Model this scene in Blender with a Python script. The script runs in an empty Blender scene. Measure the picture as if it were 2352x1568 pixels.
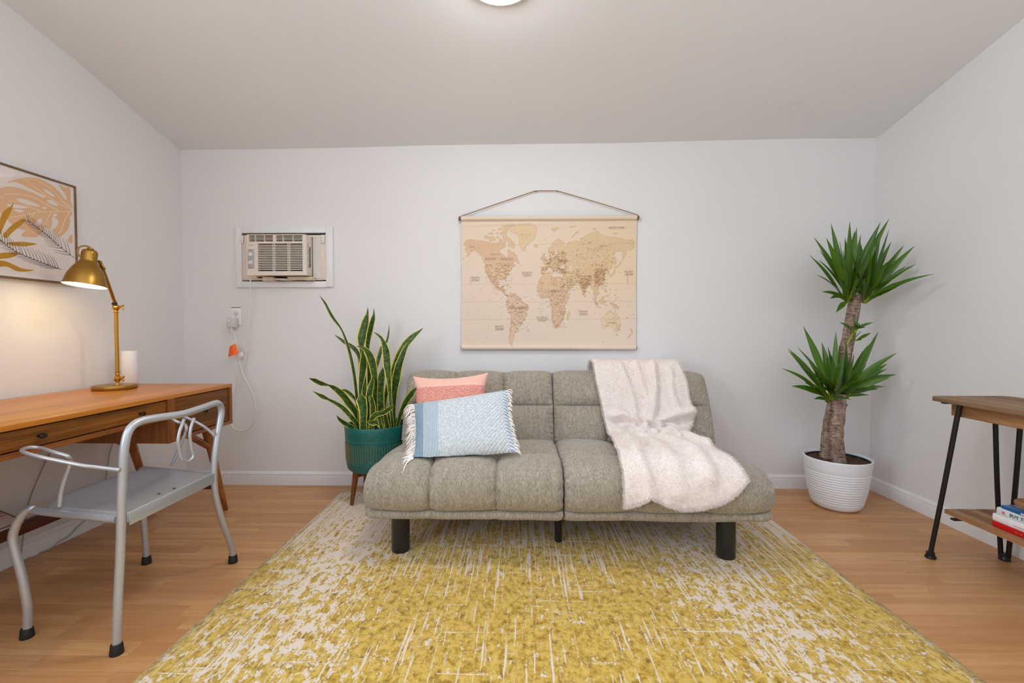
import bpy, bmesh, math, random
import numpy as np
from mathutils import Vector, Matrix, noise as mnoise

random.seed(7)
rng = np.random.default_rng(7)
C = bpy.context.scene.collection
scene = bpy.context.scene
PI = math.pi

# ------------------------------------------------------------------ camera
F_PX, CX, CY, EYE = 1045.0, 1176.0, 784.0, 1.03
YAW, PITCH = math.atan(21 / F_PX), math.atan(27 / F_PX)
fwd = Vector((-math.sin(YAW) * math.cos(PITCH), math.cos(YAW) * math.cos(PITCH), -math.sin(PITCH)))
rgt = Vector((math.cos(YAW), math.sin(YAW), 0))
upv = rgt.cross(fwd)
cam_d = bpy.data.cameras.new('camera')
cam_d.sensor_width = 36
cam_d.lens = F_PX / 2352 * 36
cam_d.clip_start = 0.02
cam = bpy.data.objects.new('camera', cam_d)
C.objects.link(cam)
cam.matrix_world = Matrix(((rgt.x, upv.x, -fwd.x, 0), (rgt.y, upv.y, -fwd.y, 0), (rgt.z, upv.z, -fwd.z, EYE), (0, 0, 0, 1)))
scene.camera = cam


def at(px, py, axis, v):
    """The point of a photograph pixel on the real plane axis = v (metres)."""
    d = fwd + rgt * ((px - CX) / F_PX) - upv * ((py - CY) / F_PX)
    i = 'xyz'.index(axis)
    o = Vector((0, 0, EYE))
    return o + d * ((v - o[i]) / d[i])


# ------------------------------------------------------------------ light and exposure
scene.view_settings.view_transform = 'Standard'
scene.view_settings.look = 'None'
scene.view_settings.gamma = 1
scene.view_settings.use_curve_mapping = False
scene.view_settings.exposure = -0.13
scene.cycles.use_denoising = True
scene.cycles.max_bounces = 8
scene.cycles.diffuse_bounces = 6
scene.cycles.sample_clamp_indirect = 6.0

world = bpy.data.worlds.new('World')
scene.world = world
world.use_nodes = True
bg = world.node_tree.nodes['Background']
bg.inputs['Color'].default_value = (0.80, 0.88, 1.0, 1)
bg.inputs['Strength'].default_value = 1.0


def area_light(name, loc, rot, sx, sy, power, col):
    d = bpy.data.lights.new(name, 'AREA')
    d.shape = 'RECTANGLE'; d.size = sx; d.size_y = sy; d.energy = power; d.color = col
    o = bpy.data.objects.new(name, d); C.objects.link(o)
    o.location = loc; o.rotation_euler = rot
    return o


# daylight through the glazed door behind the camera and the window in the left wall beside it
area_light('door_daylight', (0.35, -1.78, 1.10), (PI / 2, 0, PI), 2.9, 1.8, 86, (0.875, 0.985, 1.08))
area_light('window_daylight', (-2.32, -0.45, 1.6), (0, -PI / 2, 0), 1.2, 1.5, 52, (0.87, 0.985, 1.08))
# added fill light behind the camera, aimed up to brighten the ceiling
area_light('ceiling_fill', (0.25, -0.75, 1.75), (PI, 0, 0), 0.9, 0.9, 60, (0.88, 0.985, 1.12))


# ------------------------------------------------------------------ geometry helpers
WLOC = {}


def wloc(o):
    return WLOC.get(o.name, Vector((0, 0, 0)))


def thing(name, label, cat, loc=(0, 0, 0), group=None):
    o = bpy.data.objects.new(name, None)
    C.objects.link(o)
    o.location = loc
    o.empty_display_size = 0.05
    WLOC[o.name] = Vector(loc)
    tag(o, label, cat, group)
    return o


def tag(o, label=None, cat=None, group=None, kind=None):
    if label: o['label'] = label
    if cat: o['category'] = cat
    if group: o['group'] = group
    if kind: o['kind'] = kind
    return o


def mesh(name, verts, faces, mat=None, parent=None, smooth=True, sharp=None, uv=None, col=None, loc=None, mats=None, midx=None):
    """Link ONE mesh object; verts are world coordinates."""
    me = bpy.data.meshes.new(name)
    off = wloc(parent) if parent else Vector(loc or (0, 0, 0))
    V = np.asarray(verts, dtype=float) - np.array(off)
    me.from_pydata(V.tolist(), [], [list(f) for f in faces])
    me.update()
    if uv is not None:
        lay = me.uv_layers.new(name='UVMap')
        idx = np.empty(len(me.loops), dtype=np.int32)
        me.loops.foreach_get('vertex_index', idx)
        lay.data.foreach_set('uv', np.asarray(uv, dtype=np.float32)[idx].ravel())
    if col is not None:
        a = me.color_attributes.new(name='Col', type='FLOAT_COLOR', domain='POINT')
        cc = np.ones((len(V), 4), dtype=np.float32); cc[:, :3] = col
        a.data.foreach_set('color', cc.ravel())
    if smooth:
        me.polygons.foreach_set('use_smooth', [True] * len(me.polygons))
        if sharp: me.set_sharp_from_angle(angle=math.radians(sharp))
    if mats:
        for m_ in mats: me.materials.append(m_)
        if midx is not None: me.polygons.foreach_set('material_index', midx)
    elif mat: me.materials.append(mat)
    o = bpy.data.objects.new(name, me)
    C.objects.link(o)
    if parent:
        o.parent = parent
        WLOC[o.name] = off
    elif loc:
        o.location = loc
        WLOC[o.name] = Vector(loc)
    return o


class MB:
    """Collects shapes, then links them as one mesh."""
    def __init__(s): s.v, s.f, s.uv = [], [], []
    def add(s, v, f, uv=None):
        n = len(s.v)
        s.v += [tuple(p) for p in v]
        s.f += [tuple(i + n for i in q) for q in f]
        s.uv += list(uv) if uv is not None else [(0, 0)] * len(v)
        return s
    def build(s, name, mat=None, parent=None, smooth=True, sharp=40, loc=None, uv=False):
        return mesh(name, s.v, s.f, mat, parent, smooth, sharp, uv=s.uv if uv else None, loc=loc)


def box_vf(x0, x1, y0, y1, z0, z1, bevel=0.0, segs=2):
    bm = bmesh.new()
    bmesh.ops.create_cube(bm, size=1)
    for v in bm.verts:
        v.co = Vector(((x0 + x1) / 2 + v.co.x * (x1 - x0), (y0 + y1) / 2 + v.co.y * (y1 - y0), (z0 + z1) / 2 + v.co.z * (z1 - z0)))
    if bevel > 0:
        bmesh.ops.bevel(bm, geom=bm.edges[:], offset=bevel, segments=segs, profile=0.5, affect='EDGES')
    bm.verts.index_update()
    v = [tuple(p.co) for p in bm.verts]
    f = [tuple(p.index for p in q.verts) for q in bm.faces]
    bm.free()
    return v, f


def box(name, b, mat, parent=None, bevel=0.002, segs=2, loc=None):
    v, f = box_vf(*b, bevel=bevel, segs=segs)
    return mesh(name, v, f, mat, parent, True, 35, loc=loc)


def catmull(pts, n=8, closed=False):
    P = [Vector(p) for p in pts]
    out = []
    m = len(P)
    rngn = range(m) if closed else range(m - 1)
    for i in rngn:
        if closed: a, b, c, d = P[(i - 1) % m], P[i], P[(i + 1) % m], P[(i + 2) % m]
        else:
            b, c = P[i], P[i + 1]
            a = P[i - 1] if i > 0 else b * 2 - c
            d = P[i + 2] if i + 2 < m else c * 2 - b
        for k in range(n):
            t = k / n
            out.append(0.5 * ((2 * b) + (c - a) * t + (2 * a - 5 * b + 4 * c - d) * t * t + (3 * b - a - 3 * c + d) * t ** 3))
    if not closed: out.append(P[-1].copy())
    return out


def tube_vf(pts, r, segs=10, closed=False, cap=True):
    P = [Vector(p) for p in pts]
    n = len(P)
    R = list(r) if hasattr(r, '__len__') else [r] * n
    v, f = [], []
    tang = []
    for i in range(n):
        if closed: t = P[(i + 1) % n] - P[i - 1]
        else: t = P[min(i + 1, n - 1)] - P[max(i - 1, 0)]
        tang.append(t.normalized() if t.length > 1e-9 else Vector((0, 0, 1)))
    nrm = tang[0].orthogonal().normalized()
    for i in range(n):
        if i:
            nrm = nrm - tang[i] * nrm.dot(tang[i])
            nrm = nrm.normalized() if nrm.length > 1e-6 else tang[i].orthogonal().normalized()
        bn = tang[i].cross(nrm)
        for k in range(segs):
            a = 2 * PI * k / segs
            v.append(P[i] + (nrm * math.cos(a) + bn * math.sin(a)) * R[i])
    m = n if closed else n - 1
    for i in range(m):
        j = (i + 1) % n
        for k in range(segs):
            k2 = (k + 1) % segs
            f.append((i * segs + k, i * segs + k2, j * segs + k2, j * segs + k))
    if cap and not closed:
        f.append(tuple(range(segs - 1, -1, -1)))
        f.append(tuple((n - 1) * segs + k for k in range(segs)))
    return v, f


def tube(name, pts, r, mat, parent=None, segs=10, smooth_n=0, closed=False, loc=None):
    if smooth_n: pts = catmull(pts, smooth_n, closed)
    if hasattr(r, '__len__') and len(r) != len(pts):
        r = np.interp(np.linspace(0, 1, len(pts)), np.linspace(0, 1, len(r)), r)
    v, f = tube_vf(pts, r, segs, closed)
    return mesh(name, v, f, mat, parent, True, 50, loc=loc)


def lathe_vf(prof, cx=0, cy=0, cz=0, segs=48, M=None):
    """prof: list of (radius, z). Radii of 0 close to a point."""
    v, f, rows = [], [], []
    for (r, z) in prof:
        if r < 1e-6:
            rows.append([len(v)]); v.append(Vector((0, 0, z)))
        else:
            rows.append(list(range(len(v), len(v) + segs)))
            for k in range(segs):
                a = 2 * PI * k / segs
                v.append(Vector((r * math.cos(a), r * math.sin(a), z)))
    for i in range(len(rows) - 1):
        a, b = rows[i], rows[i + 1]
        for k in range(segs):
            k2 = (k + 1) % segs
            if len(a) == 1 and len(b) == 1: continue
            if len(a) == 1: f.append((a[0], b[k2], b[k]))
            elif len(b) == 1: f.append((a[k], a[k2], b[0]))
            else: f.append((a[k], a[k2], b[k2], b[k]))
    if M is None: M = Matrix.Translation((cx, cy, cz))
    return [M @ p for p in v], f


def lathe(name, prof, c, mat, parent=None, segs=48, M=None, sharp=40, loc=None):
    v, f = lathe_vf(prof, *c, segs=segs, M=M)
    return mesh(name, v, f, mat, parent, True, sharp, loc=loc)


def grid_faces(nu, nv, flip=False, off=0):
    f = []
    for j in range(nv - 1):
        for i in range(nu - 1):
            q = (off + j * nu + i, off + j * nu + i + 1, off + (j + 1) * nu + i + 1, off + (j + 1) * nu + i)
            f.append(q[::-1] if flip else q)
    return f


def plate_vf(xs, zs, holes, y0, y1):
    """A plate in the xz plane from y0 (front) to y1 with the cells in holes left out."""
    v, f, idx = [], [], {}
    def V(i, j, k):
        if (i, j, k) not in idx:
            idx[(i, j, k)] = len(v); v.append((xs[i], (y0, y1)[k], zs[j]))
        return idx[(i, j, k)]
    nx, nz = len(xs) - 1, len(zs) - 1
    solid = lambda i, j: 0 <= i < nx and 0 <= j < nz and (i, j) not in holes
    for i in range(nx):
        for j in range(nz):
            if not solid(i, j): continue
            f.append((V(i, j, 0), V(i + 1, j, 0), V(i + 1, j + 1, 0), V(i, j + 1, 0)))
            f.append((V(i, j, 1), V(i, j + 1, 1), V(i + 1, j + 1, 1), V(i + 1, j, 1)))
            if not solid(i - 1, j): f.append((V(i, j, 0), V(i, j + 1, 0), V(i, j + 1, 1), V(i, j, 1)))
            if not solid(i + 1, j): f.append((V(i + 1, j, 0), V(i + 1, j, 1), V(i + 1, j + 1, 1), V(i + 1, j + 1, 0)))
            if not solid(i, j - 1): f.append((V(i, j, 0), V(i, j, 1), V(i + 1, j, 1), V(i + 1, j, 0)))
            if not solid(i, j + 1): f.append((V(i, j + 1, 0), V(i + 1, j + 1, 0), V(i + 1, j + 1, 1), V(i, j + 1, 1)))
    return v, f


# ------------------------------------------------------------------ materials
class N:
    """Small node-tree writer."""
    def __init__(s, name):
        s.m = bpy.data.materials.new(name); s.m.use_nodes = True
        s.t = s.m.node_tree; s.b = s.t.nodes['Principled BSDF']
    def n(s, kind, **kw):
        x = s.t.nodes.new(kind)
        for k, v in kw.items(): setattr(x, k, v)
        return x
    def link(s, a, b): s.t.links.new(a, b)
    def set(s, sock, v):
        if isinstance(v, bpy.types.NodeSocket): s.link(v, sock)
        elif v is not None:
            if sock.type == 'RGBA' and len(v) == 3: v = (*v, 1)
            sock.default_value = v
    def math(s, op, a, b=None, c=None, clamp=False):
        x = s.n('ShaderNodeMath', operation=op, use_clamp=clamp)
        for i, q in enumerate((a, b, c)):
            if q is not None: s.set(x.inputs[i], q)
        return x.outputs[0]
    def mix(s, fac, a, b, mode='MIX'):
        x = s.n('ShaderNodeMix', data_type='RGBA', blend_type=mode)
        s.set(x.inputs[0], fac); s.set(x.inputs[6], a); s.set(x.inputs[7], b)
        return x.outputs[2]
    def ramp(s, fac, stops, interp='LINEAR'):
        x = s.n('ShaderNodeValToRGB'); e = x.color_ramp.elements
        x.color_ramp.interpolation = interp
        while len(e) < len(stops): e.new(0.5)
        for q, (p, c) in zip(e, stops):
            q.position = p; q.color = (c, c, c, 1) if not hasattr(c, '__len__') else (*c, 1)
        s.link(fac, x.inputs[0])
        return x.outputs[0]
    def pos(s): return s.n('ShaderNodeNewGeometry').outputs['Position']
    def obj(s): return s.n('ShaderNodeTexCoord').outputs['Object']
    def uv(s): return s.n('ShaderNodeTexCoord').outputs['UV']
    def rand(s): return s.n('ShaderNodeObjectInfo').outputs['Random']
    def xyz(s, vec):
        x = s.n('ShaderNodeSeparateXYZ'); s.link(vec, x.inputs[0]); return x.outputs
    def comb(s, x, y, z):
        q = s.n('ShaderNodeCombineXYZ')
        for i, v in enumerate((x, y, z)): s.set(q.inputs[i], v)
        return q.outputs[0]
    def scale(s, vec, k, off=None):
        x = s.n('ShaderNodeMapping'); s.link(vec, x.inputs[0])
        x.inputs['Scale'].default_value = k if hasattr(k, '__len__') else (k, k, k)
        if off is not None: s.set(x.inputs['Location'], off)
        return x.outputs[0]
    def noise(s, vec, scale=1, detail=3, rough=0.5, dist=0):
        x = s.n('ShaderNodeTexNoise'); s.link(vec, x.inputs['Vector'])
        x.inputs['Scale'].default_value = scale; x.inputs['Detail'].default_value = detail
        x.inputs['Roughness'].default_value = rough; x.inputs['Distortion'].default_value = dist
        return x.outputs[0]
    def bump(s, h, strength=0.3, dist=0.01):
        x = s.n('ShaderNodeBump'); x.inputs['Strength'].default_value = strength; x.inputs['Distance'].default_value = dist
        s.link(h, x.inputs['Height']); s.link(x.outputs[0], s.b.inputs['Normal'])
    def out(s, col=None, rough=None, metal=None, **kw):
        if col is not None: s.set(s.b.inputs['Base Color'], col)
        if rough is not None: s.set(s.b.inputs['Roughness'], rough)
        if metal is not None: s.b.inputs['Metallic'].default_value = metal
        for k, v in kw.items(): s.set(s.b.inputs[k.replace('_', ' ')], v)
        return s.m


def lin(r, g, b):
    f = lambda c: (c / 255 / 12.92) if c / 255 <= 0.04045 else ((c / 255 + 0.055) / 1.055) ** 2.4
    return (f(r), f(g), f(b))


def plain(name, col, rough=0.5, metal=0.0, var=0.06, scale=30, bump=0.0, **kw):
    m = N(name)
    p = m.obj()
    nz = m.noise(p, scale, 3)
    c = m.mix(m.ramp(nz, [(0.3, 0), (0.7, 1)]), tuple(max(0, x * (1 - var)) for x in col), tuple(min(1, x * (1 + var)) for x in col))
    if bump: m.bump(nz, bump, 0.004)
    return m.out(c, rough, metal, **kw)


def wood(name, dark, mid, light, axis=1, rough=0.4, k=1.0, coat=0.0, contrast=1.0, spec=0.5):
    """Grain running along an axis (0 x, 1 y, 2 z)."""
    m = N(name)
    p = m.pos()
    r = m.rand()
    sc = [22 * k] * 3; sc[axis] = 1.2 * k
    off = m.comb(m.math('MULTIPLY', r, 7.3), m.math('MULTIPLY', r, 3.1), m.math('MULTIPLY', r, 5.7))
    v = m.scale(p, tuple(sc), off)
    a = m.noise(v, 1.0, 5, 0.6, 0.6)
    sc2 = [160 * k] * 3; sc2[axis] = 5 * k
    b = m.noise(m.scale(p, tuple(sc2), off), 1.0, 2)
    g = m.math('ADD', m.math('MULTIPLY', a, 0.75), m.math('MULTIPLY', b, 0.25))
    w = 0.16 / contrast
    c = m.ramp(g, [(0.5 - w, dark), (0.5, mid), (0.5 + w, light)])
    hue = m.mix(m.math('MULTIPLY', r, 0.35), c, mid)
    m.bump(b, 0.06, 0.002)
    return m.out(hue, rough, Coat_Weight=coat, Coat_Roughness=0.15, Specular_IOR_Level=spec)


def col_attr(name, rough=0.9, bump_scale=0, bump=0.0):
    m = N(name)
    a = m.n('ShaderNodeVertexColor', layer_name='Col')
    if bump_scale: m.bump(m.noise(m.obj(), bump_scale, 2), bump, 0.002)
    return m.out(a.outputs[0], rough)


# wall paint: faint orange-peel relief, a little tonal drift
def paint(name, col, rough=0.75, stains=False):
    m = N(name)
    p = m.pos()
    drift = m.noise(p, 1.3, 3)
    c = m.mix(m.ramp(drift, [(0.35, 0), (0.65, 1)]), tuple(x * 0.975 for x in col), col)
    if stains:
        x, y, z = m.xyz(p)
        d = m.math('SQRT', m.math('ADD', m.math('POWER', m.math('DIVIDE', m.math('SUBTRACT', x, 1.62), 0.26), 2.0),
                                  m.math('POWER', m.math('DIVIDE', m.math('SUBTRACT', y, 2.62), 0.24), 2.0)))
        near = m.ramp(d, [(0.35, 1), (1.0, 0)])
        n2 = m.noise(p, 5.0, 5, 0.6, 1.5)
        ring = m.ramp(m.math('ABSOLUTE', m.math('SUBTRACT', n2, 0.52)), [(0.0, 1), (0.018, 0)])
        c = m.mix(m.math('MULTIPLY', m.math('MULTIPLY', near, ring), 0.22), c, tuple(x * 0.55 for x in col))
    h = m.math('ADD', m.noise(p, 160, 2), m.math('MULTIPLY', m.noise(p, 6, 3), 2.0))
    m.bump(h, 0.10, 0.003)
    return m.out(c, rough)


M = {}
M['wall'] = paint('wall_paint', (0.80, 0.79, 0.79))
M['ceil'] = paint('ceiling_paint', (0.82, 0.825, 0.835), stains=True)
M['trim'] = plain('trim_paint', (0.82, 0.82, 0.83), 0.35, var=0.02)
M['black'] = plain('black_metal', (0.006, 0.006, 0.0065), 0.42)
M['dark'] = plain('dark_recess', (0.02, 0.017, 0.014), 0.8)
# ------------------------------------------------------------------ the room
WL, WR, WB, WF = -2.232, 2.257, 2.972, -1.70       # left, right, back and front wall faces
def ceil_z(x, y):
    t = (x - WL) / (WR - WL)
    zl = np.interp(y, [WF, 2.33, WB], [2.36 + 0.205 * (2.33 - WF), 2.36, 2.196])
    zr = np.interp(y, [WF, 2.33, WB], [2.385 + 0.205 * (2.33 - WF), 2.385, 2.240])
    return zl * (1 - t) + zr * t

# floor: beech-look strips, one object each where the photograph shows them
m = N('beech_laminate')
p = m.pos(); r = m.rand()
off = m.comb(m.math('MULTIPLY', r, 9.0), m.math('MULTIPLY', r, 4.0), 0.0)
a = m.noise(m.scale(p, (1.6, 34, 1), off), 1.0, 4, 0.6, 0.5)
b = m.noise(m.scale(p, (9, 260, 1), off), 1.0, 2)
g = m.math('ADD', m.math('MULTIPLY', a, 0.7), m.math('MULTIPLY', b, 0.3))
c = m.ramp(g, [(0.3, lin(178, 124, 76)), (0.5, lin(204, 153, 100)), (0.7, lin(220, 174, 122))])
c = m.mix(m.math('MULTIPLY', r, 0.75), c, lin(180, 124, 78))
m.bump(b, 0.05, 0.002)
M['floor'] = m.out(c, 0.36)

floor = mesh('floor', *box_vf(WL - 0.1, WR + 0.1, WF - 0.1, WB + 0.1, -0.10, -0.008), M['floor'], smooth=False, loc=(0, 0, -0.008))
tag(floor, kind='structure')
rest = MB()
STRIP = 0.066
row, y = 0, WB
plank_cache = {}
def plank_mesh(L):
    key = round(L, 3)
    if key not in plank_cache:
        e = 0.0016
        w2, l2 = STRIP / 2 - 0.0003, L / 2 - 0.0003
        v = [(-l2, -w2, -0.008), (l2, -w2, -0.008), (l2, w2, -0.008), (-l2, w2, -0.008),
             (-l2, -w2, -0.0008), (l2, -w2, -0.0008), (l2, w2, -0.0008), (-l2, w2, -0.0008),
             (-l2 + e, -w2 + e, 0), (l2 - e, -w2 + e, 0), (l2 - e, w2 - e, 0), (-l2 + e, w2 - e, 0)]
        f = [(8, 9, 10, 11)]
        for k in range(4):
            k2 = (k + 1) % 4
            f += [(k, k2, k2 + 4, k + 4), (k + 4, k2 + 4, k2 + 8, k + 8)]
        me = bpy.data.meshes.new('plank')
        me.from_pydata(v, [], f); me.materials.append(M['floor'])
        plank_cache[key] = me
    return plank_cache[key]
count = 0
while y > WF:
    y0 = y - STRIP
    x = WL - random.uniform(0.0, 0.40)
    while x < WR:
        L = random.choice((0.38, 0.46, 0.54))
        x1 = min(x + L, WR + 0.05)
        ym = (y + y0) / 2
        vis = y0 > 0.82 and x < 2352 and (ym > 2.80 or x < -1.10 or x1 > 1.32) and x1 > WL and (
            abs((x if x > 0 else x1)) < 1.22 * ym + 0.1)
        if count < 298 and vis and x1 - x > 0.1:
            o = bpy.data.objects.new('plank', plank_mesh(x1 - x))
            C.objects.link(o); o.parent = floor
            o.location = ((x + x1) / 2, ym, 0.008)
            count += 1
        elif x1 > WL and x1 - x > 0.02:
            rest.add(*box_vf(x, x1 - 0.0006, y0, y - 0.0006, -0.008, 0.0))
        x = x1
    y = y0; row += 1
tag(rest.build('floor_strips', M['floor'], floor, smooth=False), kind='stuff')

# ceiling sloping up towards the camera
ys = [WF - 0.1, 0.0, 1.2, 2.33, 2.5, 2.75, WB + 0.05]; xs = list(np.linspace(WL - 0.05, WR + 0.05, 9))
v, f = [], []
for yy in ys:
    for xx in xs: v.append((xx, yy, ceil_z(xx, yy) + 0.004 * math.sin(3.1 * xx + yy)))
n0 = len(v)
v += [(q[0], q[1], q[2] + 0.1) for q in v]
f += grid_faces(len(xs), len(ys), True) + grid_faces(len(xs), len(ys), False, n0)
tag(mesh('ceiling', v, f, M['ceil'], loc=(0, 0, 2.2)), kind='structure')

# walls (the back wall has the hole of the air conditioner, the others the window behind the camera and the glazed door)
AX0, AX1, AZ0, AZ1 = -1.835, -1.272, 1.345, 1.664
def zwall(name, xs, zs, holes, y0, y1):
    v, f = plate_vf(xs, zs, holes, y0, y1)
    return tag(mesh(name, v, f, M['wall'], smooth=False, loc=(0, y0, 0)), kind='structure')
zwall('wall_back', [WL - 0.1, AX0, AX1, WR + 0.1], [-0.1, AZ0, AZ1, 2.32], {(1, 1)}, WB, WB + 0.12)
zwall('wall_front', [WL - 0.1, -1.1, 1.8, WR + 0.1], [-0.1, 0.2, 2.3, 3.4], {(1, 1)}, WF - 0.12, WF)
def xwall(name, ysx, zs, holes, x0, x1):
    v, f = plate_vf(ysx, zs, holes, x0, x1)
    v = [(q[1], q[0], q[2]) for q in v]
    return tag(mesh(name, v, [t[::-1] for t in f], M['wall'], smooth=False, loc=(x0, 0, 0)), kind='structure')
xwall('wall_left', [WF - 0.1, -1.2, 0.3, WB + 0.1], [-0.1, 1.0, 2.2, 3.4], {(1, 1)}, WL - 0.12, WL)
xwall('wall_right', [WF - 0.1, WB + 0.1], [-0.1, 3.4], set(), WR, WR + 0.12)

# window and door frames behind the camera
fr = MB()
for b_ in ((WL - 0.10, WL - 0.04, -1.2, -1.15, 1.0, 2.2), (WL - 0.10, WL - 0.04, 0.25, 0.30, 1.0, 2.2), (WL - 0.10, WL - 0.04, -1.2, 0.3, 1.0, 1.05),
           (WL - 0.10, WL - 0.04, -1.2, 0.3, 2.15, 2.2), (WL - 0.10, WL - 0.04, -0.47, -0.43, 1.0, 2.2)):
    fr.add(*box_vf(*b_, bevel=0.004))
tag(fr.build('window_1', M['trim'], loc=(WL, -0.45, 1.0)), kind='structure')
fr = MB()
for b_ in ((-1.1, -1.04, WF - 0.08, WF - 0.03, 0.2, 2.3), (1.74, 1.8, WF - 0.08, WF - 0.03, 0.2, 2.3), (-1.1, 1.8, WF - 0.08, WF - 0.03, 2.24, 2.3),
           (-1.1, 1.8, WF - 0.08, WF - 0.03, 0.2, 0.26), (0.32, 0.38, WF - 0.08, WF - 0.03, 0.2, 2.3)):
    fr.add(*box_vf(*b_, bevel=0.004))
tag(fr.build('door_1', M['trim'], loc=(0.35, WF - 0.06, 0.2)), kind='structure')

# baseboards with a rounded bead along the top
PROF = [(0, 0), (0.0125, 0), (0.0125, 0.060), (0.0115, 0.064), (0.010, 0.066), (0.0118, 0.069), (0.0118, 0.074), (0.010, 0.079), (0.007, 0.082), (0.006, 0.0855), (0.004, 0.088), (0, 0.089)]
def baseboard(name, fn, L0, L1):
    v, f = [], []
    for L in (L0, L1):
        for (d, z) in PROF: v.append(fn(L, d, z))
    n = len(PROF)
    for k in range(n - 1): f.append((k, k + 1, n + k + 1, n + k))
    f += [tuple(range(n)), tuple(range(2 * n - 1, n - 1, -1))]
    o = mesh(name, v, f, M['trim'], sharp=30, loc=fn((L0 + L1) / 2, 0, 0))
    bm = bmesh.new(); bm.from_mesh(o.data); bmesh.ops.recalc_face_normals(bm, faces=bm.faces); bm.to_mesh(o.data); bm.free()
    tag(o, kind='structure')
baseboard('baseboard_back', lambda L, d, z: (L, WB - d, z), WL, WR)
baseboard('baseboard_left', lambda L, d, z: (WL + d, L, z), WF, WB - 0.0125)
baseboard('baseboard_right', lambda L, d, z: (WR - d, L, z), WF, WB - 0.0125)

# ------------------------------------------------------------------ rug
RX0, RX1, RY0, RY1, RZ = -1.135, 1.352, -0.60, 2.845, 0.010
m = N('distressed_rug')
p = m.pos()
x, y, z = m.xyz(p)
spk = m.noise(m.scale(p, (34, 20, 1)), 1.0, 4, 0.65, 0.3)
fine = m.noise(m.scale(p, (120, 70, 1)), 1.0, 3, 0.6)
s1 = m.noise(m.scale(p, (88, 2.4, 1)), 1.0, 3, 0.6)
s1b = m.noise(m.scale(p, (150, 9, 1)), 1.0, 3, 0.6)
s2 = m.noise(m.scale(p, (2.4, 60, 1)), 1.0, 3, 0.6)
big = m.noise(m.scale(p, (2.2, 1.8, 1)), 1.0, 3, 0.5)
med = m.noise(m.scale(p, (7, 5, 1)), 1.0, 3, 0.6)
# how worn (cream) each zone is: the far end and two side bands
farf = m.n('ShaderNodeMapRange'); m.link(y, farf.inputs[0])
farf.inputs[1].default_value = 1.72; farf.inputs[2].default_value = 2.40
def band(c0, w, amp):
    d = m.math('ABSOLUTE', m.math('SUBTRACT', x, c0))
    mr = m.n('ShaderNodeMapRange'); mr.interpolation_type = 'SMOOTHSTEP'; m.link(d, mr.inputs[0])
    mr.inputs[1].default_value = w; mr.inputs[2].default_value = 0.0
    mr.inputs[3].default_value = 0.0; mr.inputs[4].default_value = amp
    return mr.outputs[0]
spread = m.math('ADD', band(-0.86, 0.42, 1.0), band(0.92, 0.46, 1.0))
farn = farf.outputs[0]
fa = m.math('ADD', m.math('ADD', m.math('MULTIPLY', s1, 0.60), m.math('MULTIPLY', s1b, 0.28)), m.math('MULTIPLY', fine, 0.12))
fa = m.math('ADD', fa, m.math('ADD', m.math('MULTIPLY', farn, 0.094), m.math('ADD', m.math('MULTIPLY', spread, 0.012), m.math('MULTIPLY', m.math('SUBTRACT', med, 0.5), 0.12))))
fb = m.math('ADD', m.math('ADD', m.math('MULTIPLY', spk, 0.62), m.math('MULTIPLY', fine, 0.26)), m.math('MULTIPLY', s1b, 0.12))
fb = m.math('ADD', fb, m.math('ADD', m.math('MULTIPLY', spread, 0.085), m.math('ADD', m.math('MULTIPLY', farn, 0.012), m.math('MULTIPLY', m.math('SUBTRACT', big, 0.5), 0.22))))
fc = m.math('ADD', m.math('ADD', m.math('MULTIPLY', s2, 0.74), m.math('MULTIPLY', fine, 0.26)), m.math('MULTIPLY', m.math('SUBTRACT', med, 0.5), 0.10))
cream = m.math('MAXIMUM', m.math('MAXIMUM', m.ramp(fa, [(0.573, 0), (0.592, 1)]), m.ramp(fb, [(0.578, 0), (0.600, 1)])), m.ramp(fc, [(0.615, 0), (0.635, 1)]))
tone = m.noise(m.scale(p, (30, 22, 1)), 1.0, 5, 0.75)
dk = m.noise(m.scale(p, (55, 40, 1)), 1.0, 4, 0.7)
gold = m.ramp(m.math('ADD', m.math('MULTIPLY', tone, 0.55), m.math('MULTIPLY', dk, 0.45)),
              [(0.37, lin(122, 90, 14)), (0.45, lin(178, 142, 46)), (0.53, lin(208, 174, 78)), (0.66, lin(226, 196, 104))])
creamc = m.mix(m.noise(p, 90, 3), lin(232, 218, 202), lin(218, 202, 184))
c = m.mix(cream, gold, creamc)
pile = m.noise(p, 420, 2)
m.bump(m.math('ADD', m.math('MULTIPLY', pile, 0.6), m.math('MULTIPLY', cream, 0.5)), 0.35, 0.004)
M['rug'] = m.out(c, 0.95, Sheen_Weight=0.15)
nx, ny = 60, 80
v = []
for j in range(ny):
    for i in range(nx):
        xx, yy = RX0 + (RX1 - RX0) * i / (nx - 1), RY0 + (RY1 - RY0) * j / (ny - 1)
        e = min(i, nx - 1 - i, j, ny - 1 - j)
        wob = 0.003 * math.sin(yy * 6) if i in (0, nx - 1) else 0
        v.append((xx + wob, yy, RZ if e > 0 else 0.004))
f = grid_faces(nx, ny)
edge = [j * nx for j in range(ny)] + [(ny - 1) * nx + i for i in range(1, nx)] + [j * nx + nx - 1 for j in range(ny - 2, -1, -1)] + list(range(nx - 2, 0, -1))
n0 = len(v)
v += [(v[k][0], v[k][1], 0.0002) for k in edge]
for k in range(len(edge)):
    k2 = (k + 1) % len(edge)
    f.append((edge[k], edge[k2], n0 + k2, n0 + k))
f.append(tuple(n0 + k for k in range(len(edge))))
rug = mesh('rug', v, f, M['rug'], loc=(0.1, 1.2, 0))
tag(rug, 'large mustard yellow and cream distressed rug on the floor under the sofa', 'rug')
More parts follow.
